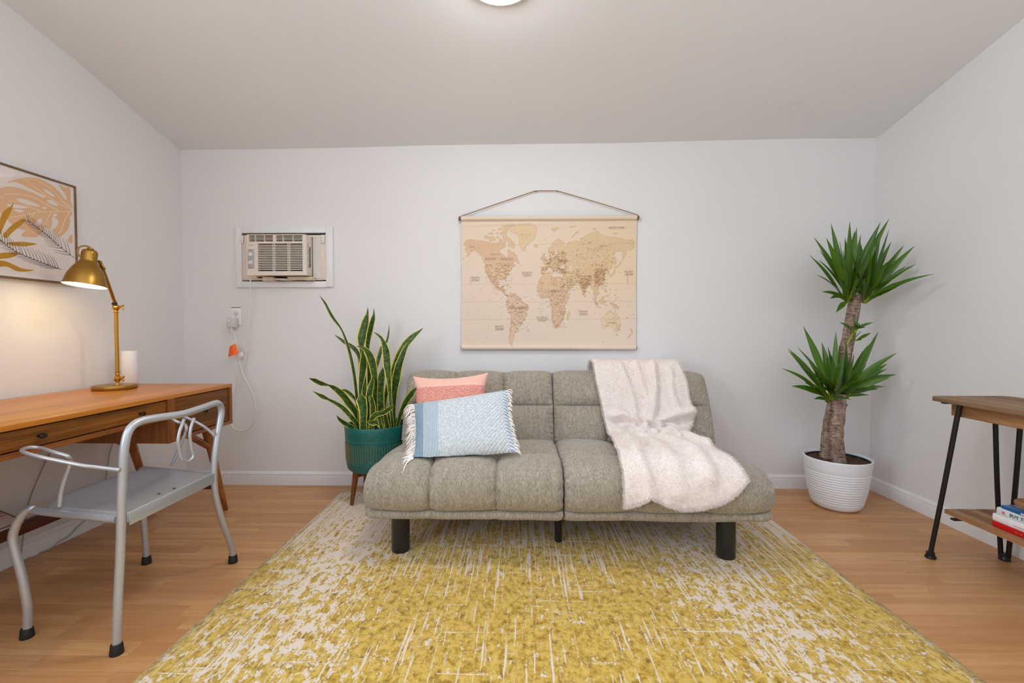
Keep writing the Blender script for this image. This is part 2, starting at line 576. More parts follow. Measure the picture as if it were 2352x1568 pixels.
# ------------------------------------------------------------------ sofa bed
def fabric(name, c_dark, c_mid, c_light, sc=(900, 120, 120), bumpk=0.25):
    m = N(name)
    p = m.pos()
    weave = m.noise(m.scale(p, (420, 110, 70)), 1.0, 3, 0.7)
    mott = m.noise(m.scale(p, (60, 18, 14)), 1.0, 3, 0.6)
    g = m.math('ADD', m.math('MULTIPLY', weave, 0.8), m.math('MULTIPLY', mott, 0.2))
    c = m.ramp(g, [(0.36, c_dark), (0.5, c_mid), (0.64, c_light)])
    m.bump(m.noise(m.scale(p, (700, 700, 160)), 1.0, 2), bumpk, 0.002)
    return m.out(c, 0.95, Sheen_Weight=0.25, Sheen_Roughness=0.5)

M['sofa'] = fabric('grey_chenille', lin(124, 116, 103), lin(156, 147, 131), lin(186, 178, 163))
SX0, SX1, SXM = -0.690, 1.091, 0.186

def cell_puff(a):
    b = abs(2 * a - 1)
    return max(0.0, 1 - b ** 3.0) ** 0.55

def smoothstep(a, b, x):
    t = min(1, max(0, (x - a) / (b - a))); return t * t * (3 - 2 * t)

def resample(pts, n):
    P = np.array([tuple(q) for q in pts]); d = np.r_[0, np.cumsum(np.linalg.norm(np.diff(P, axis=0), axis=1))]
    s = np.linspace(0, d[-1], n)
    return np.stack([np.interp(s, d, P[:, k]) for k in range(P.shape[1])], 1), d

SEAT = [(2.005, 0.200), (1.982, 0.202), (1.974, 0.219), (1.984, 0.238), (1.962, 0.262), (1.948, 0.315), (1.962, 0.375), (2.01, 0.412), (2.09, 0.424),
        (2.185, 0.418), (2.28, 0.420), (2.40, 0.412), (2.50, 0.396), (2.555, 0.372)]
BACK = [(2.545, 0.365), (2.548, 0.395), (2.572, 0.46), (2.612, 0.545), (2.634, 0.592), (2.665, 0.66), (2.698, 0.725), (2.728, 0.757), (2.765, 0.768)]

def cushion(name, x0, x1, path, marks, close, outer, parent, h):
    """Tufted half: three columns, rows between the marked path stations; close = rest of the section outline."""
    pts = catmull([(0, a, b) for a, b in path], 12)
    P3, d = resample(pts, 118)
    P = P3[:, 1:]
    # stations of the marks along the path
    st = []
    for mk in marks:
        k = min(range(len(P)), key=lambda i: (P[i][0] - mk[0]) ** 2 + (P[i][1] - mk[1]) ** 2); st.append(k)
    T = np.gradient(P, axis=0); T /= np.linalg.norm(T, axis=1)[:, None]
    Nn = np.stack([-T[:, 1], T[:, 0]], 1)
    nx = 100
    ce = np.array(P.mean(0)); 
    verts, faces = [], []
    cl = resample([(0, a, b) for a, b in close], 14)[0][:, 1:]
    npth, ncl = len(P), len(cl)
    ring = npth + ncl
    for i in range(nx):
        u = i / (nx - 1)
        x = x0 + (x1 - x0) * u
        cx_ = (u * 3) % 1 if u < 1 else 1.0
        ap = cx_
        pc = cell_puff(ap)
        if outer < 0 and u < 1 / 6: pc = 1 - (1 - u * 6) ** 2.4
        if outer > 0 and u > 5 / 6: pc = 1 - (1 - (1 - u) * 6) ** 2.4
        eL = u * (x1 - x0); eR = (1 - u) * (x1 - x0)
        eo = eL if outer < 0 else eR
        shrink = 1 - 0.03 * (1 - smoothstep(0, 0.03, eo)) - 0.012 * (1 - smoothstep(0, 0.02, min(eL, eR)))
        for j in range(npth):
            k = 0.0
            if j < st[0]:
                a = j / max(1, st[0]); k = 0.28 * cell_puff(a) * (0.75 + 0.25 * pc)
            else:
                for q in range(len(st) - 1):
                    if st[q] <= j <= st[q + 1]:
                        a = (j - st[q]) / (st[q + 1] - st[q])
                        ends = (q == 0, q == len(st) - 2)
                        k = cell_puff(a)
                        break
                k = k * pc
            # puckers along the seams between columns
            seam = min(cx_, 1 - cx_) * (x1 - x0) / 3
            nzv = mnoise.noise(Vector((x * 9, j * 0.09, 3.1 + outer)))
            puck = 0.0045 * math.sin(j * 0.95 + 4 * nzv + x * 30) * math.exp(-(seam / 0.022) ** 2) * (1 if 0.2 < u < 0.8 or True else 0)
            lump = 0.006 * mnoise.noise(Vector((x * 5, j * 0.05, 1.7)))
            hh = h * k + (puck + lump) * min(1, k * 3)
            q = P[j] + Nn[j] * hh
            q = ce + (q - ce) * shrink
            if len(path) == len(SEAT): q = (q[0], q[1] - 0.026 * (1 - smoothstep(0, 0.13, eo)) * smoothstep(0.30, 0.40, q[1]))
            jx = 0.004 * mnoise.noise(Vector((j * 0.25, x * 3, 9.0)))
            verts.append((x + jx, q[0], q[1]))
        for q in cl:
            q = ce + (q - ce) * shrink
            verts.append((x, q[0], q[1]))
    for i in range(nx - 1):
        for j in range(ring):
            j2 = (j + 1) % ring
            faces.append((i * ring + j, i * ring + j2, (i + 1) * ring + j2, (i + 1) * ring + j))
    for i, flip in ((0, False), (nx - 1, True)):
        c0 = len(verts)
        ctr = np.mean([verts[i * ring + j] for j in range(ring)], axis=0)
        off = -0.012 if i == 0 else 0.012
        if (i == 0) != (outer < 0): off = 0
        verts.append((ctr[0] + off, ctr[1], ctr[2]))
        for j in range(ring):
            j2 = (j + 1) % ring
            t = (c0, i * ring + j2, i * ring + j)
            faces.append(t[::-1] if flip else t)
    o = mesh(name, verts, faces, M['sofa'], parent, sharp=65)
    bm = bmesh.new(); bm.from_mesh(o.data); bmesh.ops.recalc_face_normals(bm, faces=bm.faces); bm.to_mesh(o.data); bm.free()
    return o

sofa = thing('sofa_bed', 'low armless taupe grey tufted sofa bed with black legs on the yellow rug', 'sofa', (0.2, 2.3, RZ))
smarks = [(1.984, 0.238), (2.185, 0.418), (2.552, 0.374)]
sclose = [(2.57, 0.35), (2.58, 0.26), (2.50, 0.222), (2.06, 0.222), (2.03, 0.200)]
bmarks = [(2.545, 0.367), (2.634, 0.592), (2.765, 0.768)]
bclose = [(2.80, 0.768), (2.855, 0.75), (2.875, 0.71), (2.80, 0.50), (2.74, 0.36), (2.70, 0.33), (2.60, 0.33)]
cushion('seat_cushion', SX0, SXM - 0.004, SEAT, smarks, sclose, -1, sofa, 0.034)
cushion('seat_cushion', SXM + 0.004, SX1, SEAT, smarks, sclose, 1, sofa, 0.034)
cushion('back_cushion', SX0 + 0.018, SXM - 0.003, BACK, bmarks, bclose, -1, sofa, 0.036)
cushion('back_cushion', SXM + 0.003, SX1 - 0.006, BACK, bmarks, bclose, 1, sofa, 0.036)

# piping: front hem line and the outer ends
def piping(pts, r=0.0035):
    tube('piping', pts, r, M['sofa'], sofa, 6, 4)
for x0, x1 in ((SX0 + 0.01, SXM - 0.008), (SXM + 0.008, SX1 - 0.01)):
    piping([(x, 1.988 + 0.002 * math.sin(x * 40), 0.237 + 0.002 * math.sin(x * 23)) for x in np.linspace(x0, x1, 16)], 0.003)
for xs_ in (SX0 + 0.012, SX1 - 0.012):
    piping([(xs_, 2.022, 0.235), (xs_, 1.985, 0.262), (xs_, 1.968, 0.315), (xs_, 1.978, 0.348), (xs_, 2.025, 0.375), (xs_, 2.10, 0.384), (xs_, 2.19, 0.380), (xs_, 2.40, 0.375), (xs_, 2.51, 0.360)], 0.004)
    piping([(xs_, 2.566, 0.40), (xs_, 2.586, 0.46), (xs_, 2.624, 0.545), (xs_, 2.672, 0.655), (xs_, 2.703, 0.72), (xs_, 2.73, 0.748), (xs_, 2.77, 0.757), (xs_, 2.81, 0.75)], 0.004)
# steel bed frame under the cushions
fb = MB()
for b_ in ((SX0 + 0.06, SX1 - 0.06, 2.03, 2.055, 0.19, 0.215), (SX0 + 0.06, SX1 - 0.06, 2.50, 2.53, 0.19, 0.222), (SX0 + 0.06, SX0 + 0.09, 2.03, 2.53, 0.19, 0.215),
           (SX1 - 0.09, SX1 - 0.06, 2.03, 2.53, 0.19, 0.215), (SXM - 0.012, SXM + 0.012, 2.03, 2.74, 0.20, 0.222), (SX0 + 0.3, SX0 + 0.33, 2.50, 2.76, 0.222, 0.25),
           (SX1 - 0.33, SX1 - 0.3, 2.50, 2.76, 0.222, 0.25), (SX0 + 0.3, SX1 - 0.3, 2.73, 2.76, 0.222, 0.35)):
    fb.add(*box_vf(*b_, bevel=0.002, segs=1))
fb.build('bed_frame', M['black'], sofa)
M['leg_black'] = plain('satin_black_plastic', (0.013, 0.013, 0.014), 0.32, var=0.1)
for (x, y, r_, z1) in ((-0.558, 2.075, 0.0415, 0.225), (0.922, 2.045, 0.0415, 0.225), (-0.558, 2.50, 0.0415, 0.225), (0.922, 2.48, 0.0415, 0.225), (0.180, 2.178, 0.018, 0.215)):
    lathe('leg', [(0, RZ), (r_ - 0.002, RZ), (r_, RZ + 0.003), (r_, z1 - 0.002), (r_ - 0.003, z1), (0, z1)], (x, y, 0), M['leg_black'], sofa, 40)

# soft things rest on the cushions: vertices are pressed out of the upholstery
from mathutils.bvhtree import BVHTree
def tree_of(objs):
    V_, F_ = [], []
    for o_ in objs:
        n_ = len(V_); w_ = wloc(o_)
        V_ += [v_.co + w_ for v_ in o_.data.vertices]; F_ += [[i_ + n_ for i_ in p_.vertices] for p_ in o_.data.polygons]
    return BVHTree.FromPolygons(V_, F_)
SOFA_TREE = tree_of([o_ for o_ in sofa.children if 'cushion' in o_.name])
def press(p_, eps, tree=None):
    loc, nrm, i_, d_ = (tree or SOFA_TREE).find_nearest(p_, 0.12)
    if loc is not None and (p_ - loc).dot(nrm) < eps: return loc + nrm * eps
    return p_

HM = {}
def seat_top(x, y):
    k_ = (round(x, 2), round(y, 2))
    if k_ not in HM:
        hit = SOFA_TREE.ray_cast(Vector((k_[0], k_[1], 0.60)), Vector((0, 0, -1)))[0]
        HM[k_] = hit.z if hit is not None and hit.z > 0.30 else 0.0
    return HM[k_]
def rest_on_seat(p_, eps):
    # a stuffed cushion bridges the seams of the seat
    if p_.z < 0.52 and p_.y < 2.42:
        zt_ = max(seat_top(p_.x + d_, p_.y) for d_ in (-0.07, -0.045, -0.02, 0, 0.02, 0.045, 0.07))
        if p_.z < zt_ + eps: return Vector((p_.x, p_.y, zt_ + eps))
    return p_

# ------------------------------------------------------------------ pillows
def pillow_surface(w, h, t, nu, nv, pinch=0.07, disp=None, seed=0):
    """Front and back sheets of a stuffed cushion in its own frame: u right, v up, depth towards -y."""
    verts, uv, faces = [], [], []
    for side in (-1, 1):
        for j in range(nv):
            for i in range(nu):
                a, b = i / (nu - 1) * 2 - 1, j / (nv - 1) * 2 - 1
                fx, fz = 1 - abs(a) ** 2.6, 1 - abs(b) ** 2.6
                th = t / 2 * (max(0, fx) * max(0, fz)) ** 0.52
                # edges draw in between the corners
                x = a * w / 2 * (1 - pinch * (1 - b * b) * abs(a) ** 3)
                z = b * h / 2 * (1 - pinch * (1 - a * a) * abs(b) ** 3)
                wr = mnoise.noise(Vector((a * 1.6 + seed, b * 1.6, side * 3.0))) * 0.012 * (fx * fz)
                wr += 0.004 * mnoise.noise(Vector((a * 5 + seed, b * 5, side * 2.0))) * min(1, (fx * fz) * 4)
                d = th + wr
                if disp and side < 0: d += disp(i / (nu - 1), j / (nv - 1)) * min(1, 6 * fx) * min(1, 6 * fz)
                verts.append((x, side * d, z)); uv.append(((a + 1) / 2, (b + 1) / 2))
    n = nu * nv
    faces += grid_faces(nu, nv) + grid_faces(nu, nv, True, n)
    per = list(range(nu)) + [j * nu + nu - 1 for j in range(1, nv)] + [(nv - 1) * nu + i for i in range(nu - 2, -1, -1)] + [j * nu for j in range(nv - 2, 0, -1)]
    for k in range(len(per)):
        a, b = per[k], per[(k + 1) % len(per)]
        faces.append((b, a, a + n, b + n))
    return verts, uv, faces

def frame_mat(center, right, up):
    r_ = Vector(right).normalized(); u_ = Vector(up); u_ = (u_ - r_ * u_.dot(r_)).normalized()
    y_ = u_.cross(r_)            # pillow local +y points to the back
    m_ = Matrix((r_, y_, u_)).transposed().to_4x4(); m_.translation = Vector(center)
    return m_

# pink cushion: plain blush top, tufted loops below
def tuft(u, v):
    if v > 0.80: return 0.0
    k = mnoise.noise(Vector((u * 34, v * 60, 0))) + 0.5 * mnoise.noise(Vector((u * 80, v * 90, 5)))
    return 0.006 + 0.0065 * k
m = N('blush_cushion')
ux, uy, _ = m.xyz(m.uv())
loops = m.ramp(m.noise(m.scale(m.uv(), (60, 75, 1)), 1.0, 3), [(0.35, lin(214, 136, 124)), (0.6, lin(240, 172, 156))])
low = m.math('LESS_THAN', uy, 0.805)
linen = m.mix(m.noise(m.scale(m.uv(), (160, 160, 1)), 1.0, 2), lin(240, 186, 168), lin(246, 200, 184))
m.bump(m.noise(m.scale(m.uv(), (220, 220, 1)), 1.0, 2), 0.2, 0.002)
M['pink'] = m.out(m.mix(low, linen, loops), 0.95, Sheen_Weight=0.2)
pv, puv, pf = pillow_surface(0.425, 0.410, 0.135, 110, 110, 0.13, tuft, 2)
pm = frame_mat((-0.388, 2.478, 0.590), (1, 0.02, 0.05), (0.0, 0.40, 0.92))
pink = mesh('pink_cushion', [press(press(pm @ Vector(q), 0.005), 0.005) for q in pv], pf, M['pink'], uv=puv, loc=(-0.372, 2.46, 0.44), sharp=80)
tag(pink, 'blush pink square cushion with a tufted lower half behind the blue cushion', 'cushion')

# blue lumbar cushion with woven bands and fringed ends
m = N('blue_woven_cushion')
ux, uy, _ = m.xyz(m.uv())
wob = m.math('ADD', ux, m.math('MULTIPLY', m.noise(m.scale(m.uv(), (3, 30, 1)), 1.0, 2), 0.006))
BLUE, PALE, WHITE = lin(140, 164, 180), lin(206, 212, 215), lin(242, 240, 236)
st = m.math('SINE', m.math('MULTIPLY', wob, 2 * PI / 0.0148))
stripes = m.mix(m.ramp(st, [(0.42, 0), (0.58, 1)]), lin(132, 162, 182), WHITE)
ribs = m.math('SINE', m.math('MULTIPLY', wob, 2 * PI / 0.0085))
slub = m.noise(m.scale(m.uv(), (42, 26, 1)), 1.0, 3, 0.6)
nub = m.math('MULTIPLY', m.math('SINE', m.math('MULTIPLY', ux, 2 * PI / 0.034)), m.math('SINE', m.math('MULTIPLY', m.math('ADD', uy, m.math('MULTIPLY', ux, 0.35)), 2 * PI / 0.058)))
nubw = m.n('ShaderNodeMapRange'); m.link(ux, nubw.inputs[0]); nubw.inputs[1].default_value = 0.35; nubw.inputs[2].default_value = 0.9
pale = m.math('ADD', m.math('MULTIPLY', slub, 0.55), m.math('ADD', m.math('MULTIPLY', ribs, 0.10), m.math('MULTIPLY', m.math('MULTIPLY', nub, nubw.outputs[0]), 0.16)))
field = m.ramp(pale, [(0.14, lin(166, 184, 196)), (0.30, PALE), (0.48, WHITE)])
chev = m.math('SINE', m.math('MULTIPLY', m.math('ADD', uy, m.math('MULTIPLY', ux, 0.4)), 2 * PI / 0.052))
edgeb = m.mix(m.ramp(chev, [(0.4, 0), (0.6, 1)]), lin(160, 182, 202), WHITE)
c = m.mix(m.math('GREATER_THAN', ux, 0.945), field, edgeb)
c = m.mix(m.math('LESS_THAN', ux, 0.275), c, stripes)
solid = m.mix(m.noise(m.scale(m.uv(), (120, 70, 1)), 1.0, 3, 0.7), lin(116, 144, 162), lin(148, 174, 190))
c = m.mix(m.math('LESS_THAN', ux, 0.112), c, solid)
hb = m.math('ADD', m.math('MULTIPLY', st, 0.3), m.math('ADD', m.math('MULTIPLY', m.math('MULTIPLY', nub, nubw.outputs[0]), 0.9), m.noise(m.scale(m.uv(), (180, 120, 1)), 1.0, 2)))
m.bump(hb, 0.45, 0.003)
M['blue'] = m.out(c, 0.95)
BWID, BHGT = 0.475, 0.345
pv, puv, pf = pillow_surface(BWID, BHGT, 0.125, 90, 70, 0.06, None, 5)
bm_ = frame_mat((-0.278, 2.148, 0.569), (1, 0.048, 0.145), (-0.05, 0.69, 0.76))
blue = thing('blue_cushion', 'pale blue striped lumbar cushion with white fringed ends leaning on the sofa back', 'cushion', (-0.276, 2.08, 0.46))
mesh('cover', [press(rest_on_seat(bm_ @ Vector(q), 0.008), 0.008) for q in pv], pf, M['blue'], blue, uv=puv, sharp=80)
M['yarn'] = plain('white_yarn', lin(250, 245, 240), 0.95, var=0.05)
fr = MB()
for side, cnt, ln in ((-1, 120, 0.062), (1, 80, 0.034)):
    for k in range(cnt):
        b = (k + 0.5) / cnt * 2 - 1
        a = side
        x = a * BWID / 2 * (1 - 0.06 * (1 - b * b)) - side * 0.004
        z = b * BHGT / 2
        L = ln * random.uniform(0.65, 1.15)
        p0 = bm_ @ Vector((x, random.uniform(-0.006, 0.006), z))
        out_ = (bm_.to_3x3() @ Vector((side, random.uniform(-0.45, 0.15), random.uniform(-0.9, 0.05)))).normalized()
        p1 = p0 + out_ * L * 0.5
        p2 = p1 + (out_ * 0.7 + Vector((random.uniform(-0.3, 0.3), random.uniform(-0.2, 0.1), -0.75))).normalized() * L * 0.5
        p0, p1, p2 = press(p0, 0.006), press(p1, 0.005), press(p2, 0.004)
        fr.add(*tube_vf([press(q, 0.004) for q in catmull([p0, p1, p2], 2)], [0.0020, 0.0022, 0.0020, 0.0016, 0.0008], 4))
tag(fr.build('fringe', M['yarn'], blue), kind='stuff')

# ------------------------------------------------------------------ throw blanket
DR = [(2.93, 0.60), (2.925, 0.70), (2.895, 0.785), (2.84, 0.826), (2.775, 0.836), (2.715, 0.815), (2.668, 0.745), (2.628, 0.665), (2.585, 0.575), (2.545, 0.50),
      (2.485, 0.462), (2.40, 0.462), (2.28, 0.470), (2.16, 0.472), (2.06, 0.474), (1.985, 0.458), (1.932, 0.418), (1.905, 0.362), (1.900, 0.305), (1.905, 0.262)]
DP3, _d = resample(catmull([(0, a, b) for a, b in DR], 10), 240)
DP = DP3[:, 1:]
DT = np.gradient(DP, axis=0); DT /= np.linalg.norm(DT, axis=1)[:, None]
DN = np.stack([-DT[:, 1], DT[:, 0]], 1)
DN *= -1 if DN[120][1] < 0 else 1
nsx, nst = 130, 240
lx = np.interp(np.linspace(0, 1, nst), [0, 0.2, 0.30, 0.42, 0.52, 0.60, 0.75, 0.88, 1.0], [0.43, 0.425, 0.432, 0.458, 0.480, 0.475, 0.450, 0.428, 0.432])
rx = np.interp(np.linspace(0, 1, nst), [0, 0.2, 0.30, 0.40, 0.45, 0.49, 0.54, 0.60, 0.70, 0.80, 0.90, 1.0], [0.92, 0.935, 0.95, 0.962, 0.968, 0.945, 0.905, 0.895, 0.885, 0.895, 0.945, 0.968])
ksm = np.ones(9) / 9
lx = np.convolve(np.pad(lx, 4, 'edge'), ksm, 'valid'); rx = np.convolve(np.pad(rx, 4, 'edge'), ksm, 'valid')
tend_s = [0, 0.12, 0.2, 0.32, 0.45, 0.6, 0.75, 0.88, 1.0]
tend_v = [0.985, 0.975, 0.955, 0.975, 0.988, 0.985, 0.972, 0.948, 0.915]
# folds: polylines in (s, t) with height and width
FOLDS = [([(0.30, 0.26), (0.36, 0.38), (0.33, 0.50)], 0.016, 0.030), ([(0.68, 0.25), (0.62, 0.36), (0.52, 0.46), (0.44, 0.54)], 0.026, 0.030),
         ([(0.98, 0.435), (0.80, 0.45), (0.64, 0.475), (0.50, 0.51)], 0.034, 0.036), ([(1.0, 0.52), (0.86, 0.525), (0.74, 0.50), (0.62, 0.515)], 0.034, 0.030),
         ([(0.08, 0.455), (0.22, 0.45), (0.33, 0.475), (0.42, 0.515)], 0.030, 0.030), ([(0.14, 0.51), (0.26, 0.50), (0.36, 0.535), (0.46, 0.55)], 0.028, 0.022),
         ([(0.62, 0.50), (0.66, 0.555), (0.74, 0.60), (0.78, 0.66)], 0.030, 0.024), ([(0.40, 0.57), (0.50, 0.545), (0.58, 0.565)], 0.024, 0.018),
         ([(0.78, 0.58), (0.90, 0.655), (0.98, 0.73)], 0.026, 0.050), ([(0.60, 0.62), (0.70, 0.70), (0.74, 0.80), (0.70, 0.90)], 0.020, 0.050),
         ([(0.16, 0.60), (0.20, 0.72), (0.16, 0.84), (0.20, 0.97)], 0.018, 0.045), ([(0.44, 0.64), (0.47, 0.78), (0.44, 0.94)], 0.010, 0.05),
         ([(0.86, 0.28), (0.82, 0.36), (0.84, 0.42)], 0.012, 0.03), ([(0.50, 0.24), (0.50, 0.34), (0.56, 0.42)], 0.010, 0.03), ([(0.52, 0.60), (0.40, 0.615), (0.30, 0.60)], 0.016, 0.020)]
SS, TT = np.meshgrid(np.linspace(0, 1, nsx), np.linspace(0, 1, nst))
TEND = np.interp(SS, tend_s, tend_v)
TT2 = TT * TEND
H = np.zeros_like(SS)
for pl, hh, ww in FOLDS:
    dm = np.full(SS.shape, 9.0)
    pl = [tuple(q)[:2] for q in catmull([(a, b, 0) for a, b in pl], 5)]
    for (a0, b0), (a1, b1) in zip(pl[:-1], pl[1:]):
        ax, ay, bx, by = a0 * 0.55, b0 * 1.55, a1 * 0.55, b1 * 1.55
        px_, py_ = SS * 0.55, TT2 * 1.55
        L2 = (bx - ax) ** 2 + (by - ay) ** 2 + 1e-12
        q = np.clip(((px_ - ax) * (bx - ax) + (py_ - ay) * (by - ay)) / L2, 0, 1)
        dm = np.minimum(dm, np.hypot(px_ - ax - q * (bx - ax), py_ - ay - q * (by - ay)))
    ww *= 0.80
    H = np.maximum(H, 0) + hh * np.exp(-(dm / ww) ** 2) * 1.25 - 0.004 * np.exp(-((dm - ww * 1.5) / (ww * 0.6)) ** 2)
bverts = []
for j in range(nst):
    for i in range(nsx):
        s, t = SS[j, i], TT2[j, i]
        k = t * (nst - 1); k0 = min(int(k), nst - 2); fr_ = k - k0
        P = DP[k0] * (1 - fr_) + DP[k0 + 1] * fr_; Nn = DN[k0]
        L, R = np.interp(k, range(nst), lx), np.interp(k, range(nst), rx)
        wv = 0.006 * mnoise.noise(Vector((s * 3, t * 9, 2))) + 0.004 * mnoise.noise(Vector((s * 9, t * 22, 4)))
        edge = min(s, 1 - s) * 0.55
        h_ = H[j, i] + wv + 0.006 + 0.005 * math.sqrt(max(0, 1 - max(0, 1 - edge / 0.012) ** 2))
        x = L + (R - L) * s + 0.006 * mnoise.noise(Vector((s * 2, t * 14, 7)))
        bverts.append(press(Vector((x, P[0] + Nn[0] * h_, max(P[1] + Nn[1] * h_, 0.2))), 0.014)[:])
nb = len(bverts)
B = np.array(bverts).reshape(nst, nsx, 3)
gu = np.gradient(B, axis=1); gv = np.gradient(B, axis=0)
BN = np.cross(gu, gv); BN /= np.linalg.norm(BN, axis=2)[..., None] + 1e-9
BN *= np.sign((BN[120, 60] @ np.array([0, DN[120][0], DN[120][1]])))
under = np.array([press(Vector(q), 0.0025)[:] for q in (B - BN * 0.011).reshape(-1, 3)])
allv = np.vstack([B.reshape(-1, 3), under])
f = grid_faces(nsx, nst) + grid_faces(nsx, nst, True, nb)
per = list(range(nsx)) + [j * nsx + nsx - 1 for j in range(1, nst)] + [(nst - 1) * nsx + i for i in range(nsx - 2, -1, -1)] + [j * nsx for j in range(nst - 2, 0, -1)]
for k in range(len(per)):
    a, b = per[k], per[(k + 1) % len(per)]
    f.append((b, a, a + nb, b + nb))
m = N('blush_fleece')
p = m.pos()
c = m.mix(m.noise(p, 38, 4, 0.7), lin(241, 228, 220), lin(249, 240, 234))
m.bump(m.math('ADD', m.noise(p, 260, 3), m.math('MULTIPLY', m.noise(p, 60, 3), 1.6)), 0.5, 0.005)
M['fleece'] = m.out(c, 1.0, Sheen_Weight=0.5, Sheen_Roughness=0.6)
throw = thing('throw_blanket', 'fluffy blush pink throw blanket draped over the back and seat of the sofa', 'blanket', (0.69, 2.3, 0.47))
o = mesh('blanket_cloth', allv, f, M['fleece'], throw, sharp=180)
bm = bmesh.new(); bm.from_mesh(o.data); bmesh.ops.recalc_face_normals(bm, faces=bm.faces); bm.to_mesh(o.data); bm.free()
# short pile
NP = 70000
ii = rng.uniform(0, nsx - 1.001, NP); jj = rng.uniform(0.12 * nst, nst - 1.001, NP)
ne = 16000
ii[:ne // 3] = rng.uniform(0, 1.5, ne // 3); ii[ne // 3:2 * ne // 3] = nsx - 1.001 - rng.uniform(0, 1.5, ne // 3); jj[2 * ne // 3:ne] = nst - 1.001 - rng.uniform(0, 2.0, ne - 2 * (ne // 3))
i0, j0 = ii.astype(int), jj.astype(int)
base = B[j0, i0] + (B[j0, i0 + 1] - B[j0, i0]) * (ii - i0)[:, None] + (B[j0 + 1, i0] - B[j0, i0]) * (jj - j0)[:, None]
nn = BN[j0, i0]
tang = rng.normal(size=(NP, 3)); tang -= nn * np.sum(tang * nn, axis=1)[:, None]; tang /= np.linalg.norm(tang, axis=1)[:, None]
comb = np.array([0.25, -0.5, -0.6])
ln = rng.uniform(0.005, 0.009, NP)[:, None]
tip = base + (nn * 0.75 + comb * 0.45 + rng.normal(0, 0.35, (NP, 3))) * ln
edge_k = np.zeros((NP, 1)); edge_k[:ne // 3] = -1; edge_k[ne // 3:2 * ne // 3] = 1
tip[:, 0] += (edge_k[:, 0] * 0.006); tip[2 * ne // 3:ne, 2] -= 0.006
w = 0.0011
fv = np.stack([base - nn * 0.001 - tang * w, base - nn * 0.001 + tang * w, tip], 1).reshape(-1, 3)
tag(mesh('fleece_pile', fv, np.arange(NP * 3).reshape(-1, 3).tolist(), M['fleece'], throw), kind='stuff')
# ------------------------------------------------------------------ air conditioner in the back wall
YB = WB
M['ivory'] = plain('ivory_plastic', lin(226, 216, 202), 0.45, var=0.02)
M['greyp'] = plain('grey_panel_plastic', lin(176, 174, 172), 0.5, var=0.02)
M['white_pl'] = plain('white_plastic', lin(228, 226, 222), 0.4, var=0.02)
ac = thing('air_conditioner', 'ivory window air conditioner with louvred grille set through a white framed wall opening', 'air conditioner', (-1.55, YB, 1.31))
FX0, FX1, FZ0, FZ1 = -1.872, -1.229, 1.308, 1.702
for nm, b_ in (('frame_board', (FX0, AX0 + 0.004, YB - 0.016, YB, FZ0, FZ1 - 0.002)), ('frame_board', (AX1 - 0.002, FX1, YB - 0.019, YB, FZ0 + 0.002, FZ1 + 0.001)),
               ('frame_board', (AX0 + 0.0045, AX1 - 0.0025, YB - 0.015, YB, AZ1 - 0.002, FZ1 - 0.001)), ('frame_board', (AX0 + 0.0045, AX1 - 0.0025, YB - 0.015, YB, FZ0 - 0.001, AZ0 + 0.002))):
    box(nm, b_, M['trim'], ac, 0.002)
# steel backing behind the opening, sleeve and the pleated filler on the right
box('backing_panel', (AX0, AX1, YB + 0.055, YB + 0.10, AZ0, AZ1), M['dark'], ac, 0)
x0, x1, z0, z1, yf = -1.742, -1.366, 1.376, 1.634, 2.868
body = MB()
body.add(*box_vf(x0 + 0.004, x1 - 0.001, yf + 0.028, YB + 0.05, z0 + 0.002, z1 - 0.001, 0.006))
body.build('case', M['ivory'], ac)
# front panel with openings for the vents and the grille
gx0, gx1, gz0, gz1 = x0 + 0.070, x0 + 0.357, z0 + 0.026, z0 + 0.200
vx0, vx1, vx2, vx3 = x0 + 0.014, x0 + 0.168, x0 + 0.188, x0 + 0.357
vz0, vz1 = z0 + 0.214, z1 - 0.006
v, f = plate_vf([x0, vx0, gx0, vx1, vx2, gx1, x1 - 0.012, x1], [z0, gz0, gz1, vz0, vz1, z1],
                {(2, 1), (3, 1), (4, 1), (1, 3), (2, 3), (4, 3)}, yf, yf + 0.030)
v = [(a, b + (0.010 if a > x1 - 0.005 else 0), c) for a, b, c in v]
mesh('front_panel', v, f, M['ivory'], ac, sharp=30)
box('grille_back', (gx0 - 0.004, gx1 + 0.004, yf + 0.020, yf + 0.027, gz0 - 0.004, gz1 + 0.004), M['dark'], ac, 0)
box('vent_back', (vx0 - 0.003, vx3 + 0.003, yf + 0.021, yf + 0.027, vz0 - 0.003, vz1 + 0.003), M['dark'], ac, 0)
ns = 16
pitch = (gz1 - gz0) / ns
sl = None
for k in range(1, ns):
    zc = gz0 + k * pitch
    box('slat', (gx0, gx1, yf + 0.001, yf + 0.012, zc - pitch * 0.25, zc + pitch * 0.25), M['ivory'], ac, 0.0008, 1)
for rx_ in (0.335, 0.372, 0.668, 0.705):
    xx = gx0 + (gx1 - gx0) * rx_
    box('rib', (xx - 0.0015, xx + 0.0015, yf + 0.0015, yf + 0.014, gz0, gz1), M['ivory'], ac, 0)
for (a, b) in ((vx0, vx1), (vx2, vx3)):
    for k in range(1, 4):
        zc = vz0 + (vz1 - vz0) * k / 4
        box('vane', (a, b, yf + 0.001, yf + 0.016, zc - 0.0018, zc + 0.0018), M['ivory'], ac, 0.0006, 1)
    for q in (0.26, 0.64):
        xx = a + (b - a) * q
        box('rib', (xx - 0.0014, xx + 0.0014, yf, yf + 0.018, vz0, vz1), M['ivory'], ac, 0)
cpn = box('control_panel', (x0 + 0.007, x0 + 0.047, yf - 0.002, yf + 0.001, z0 + 0.042, z0 + 0.166), M['greyp'], ac, 0.001)
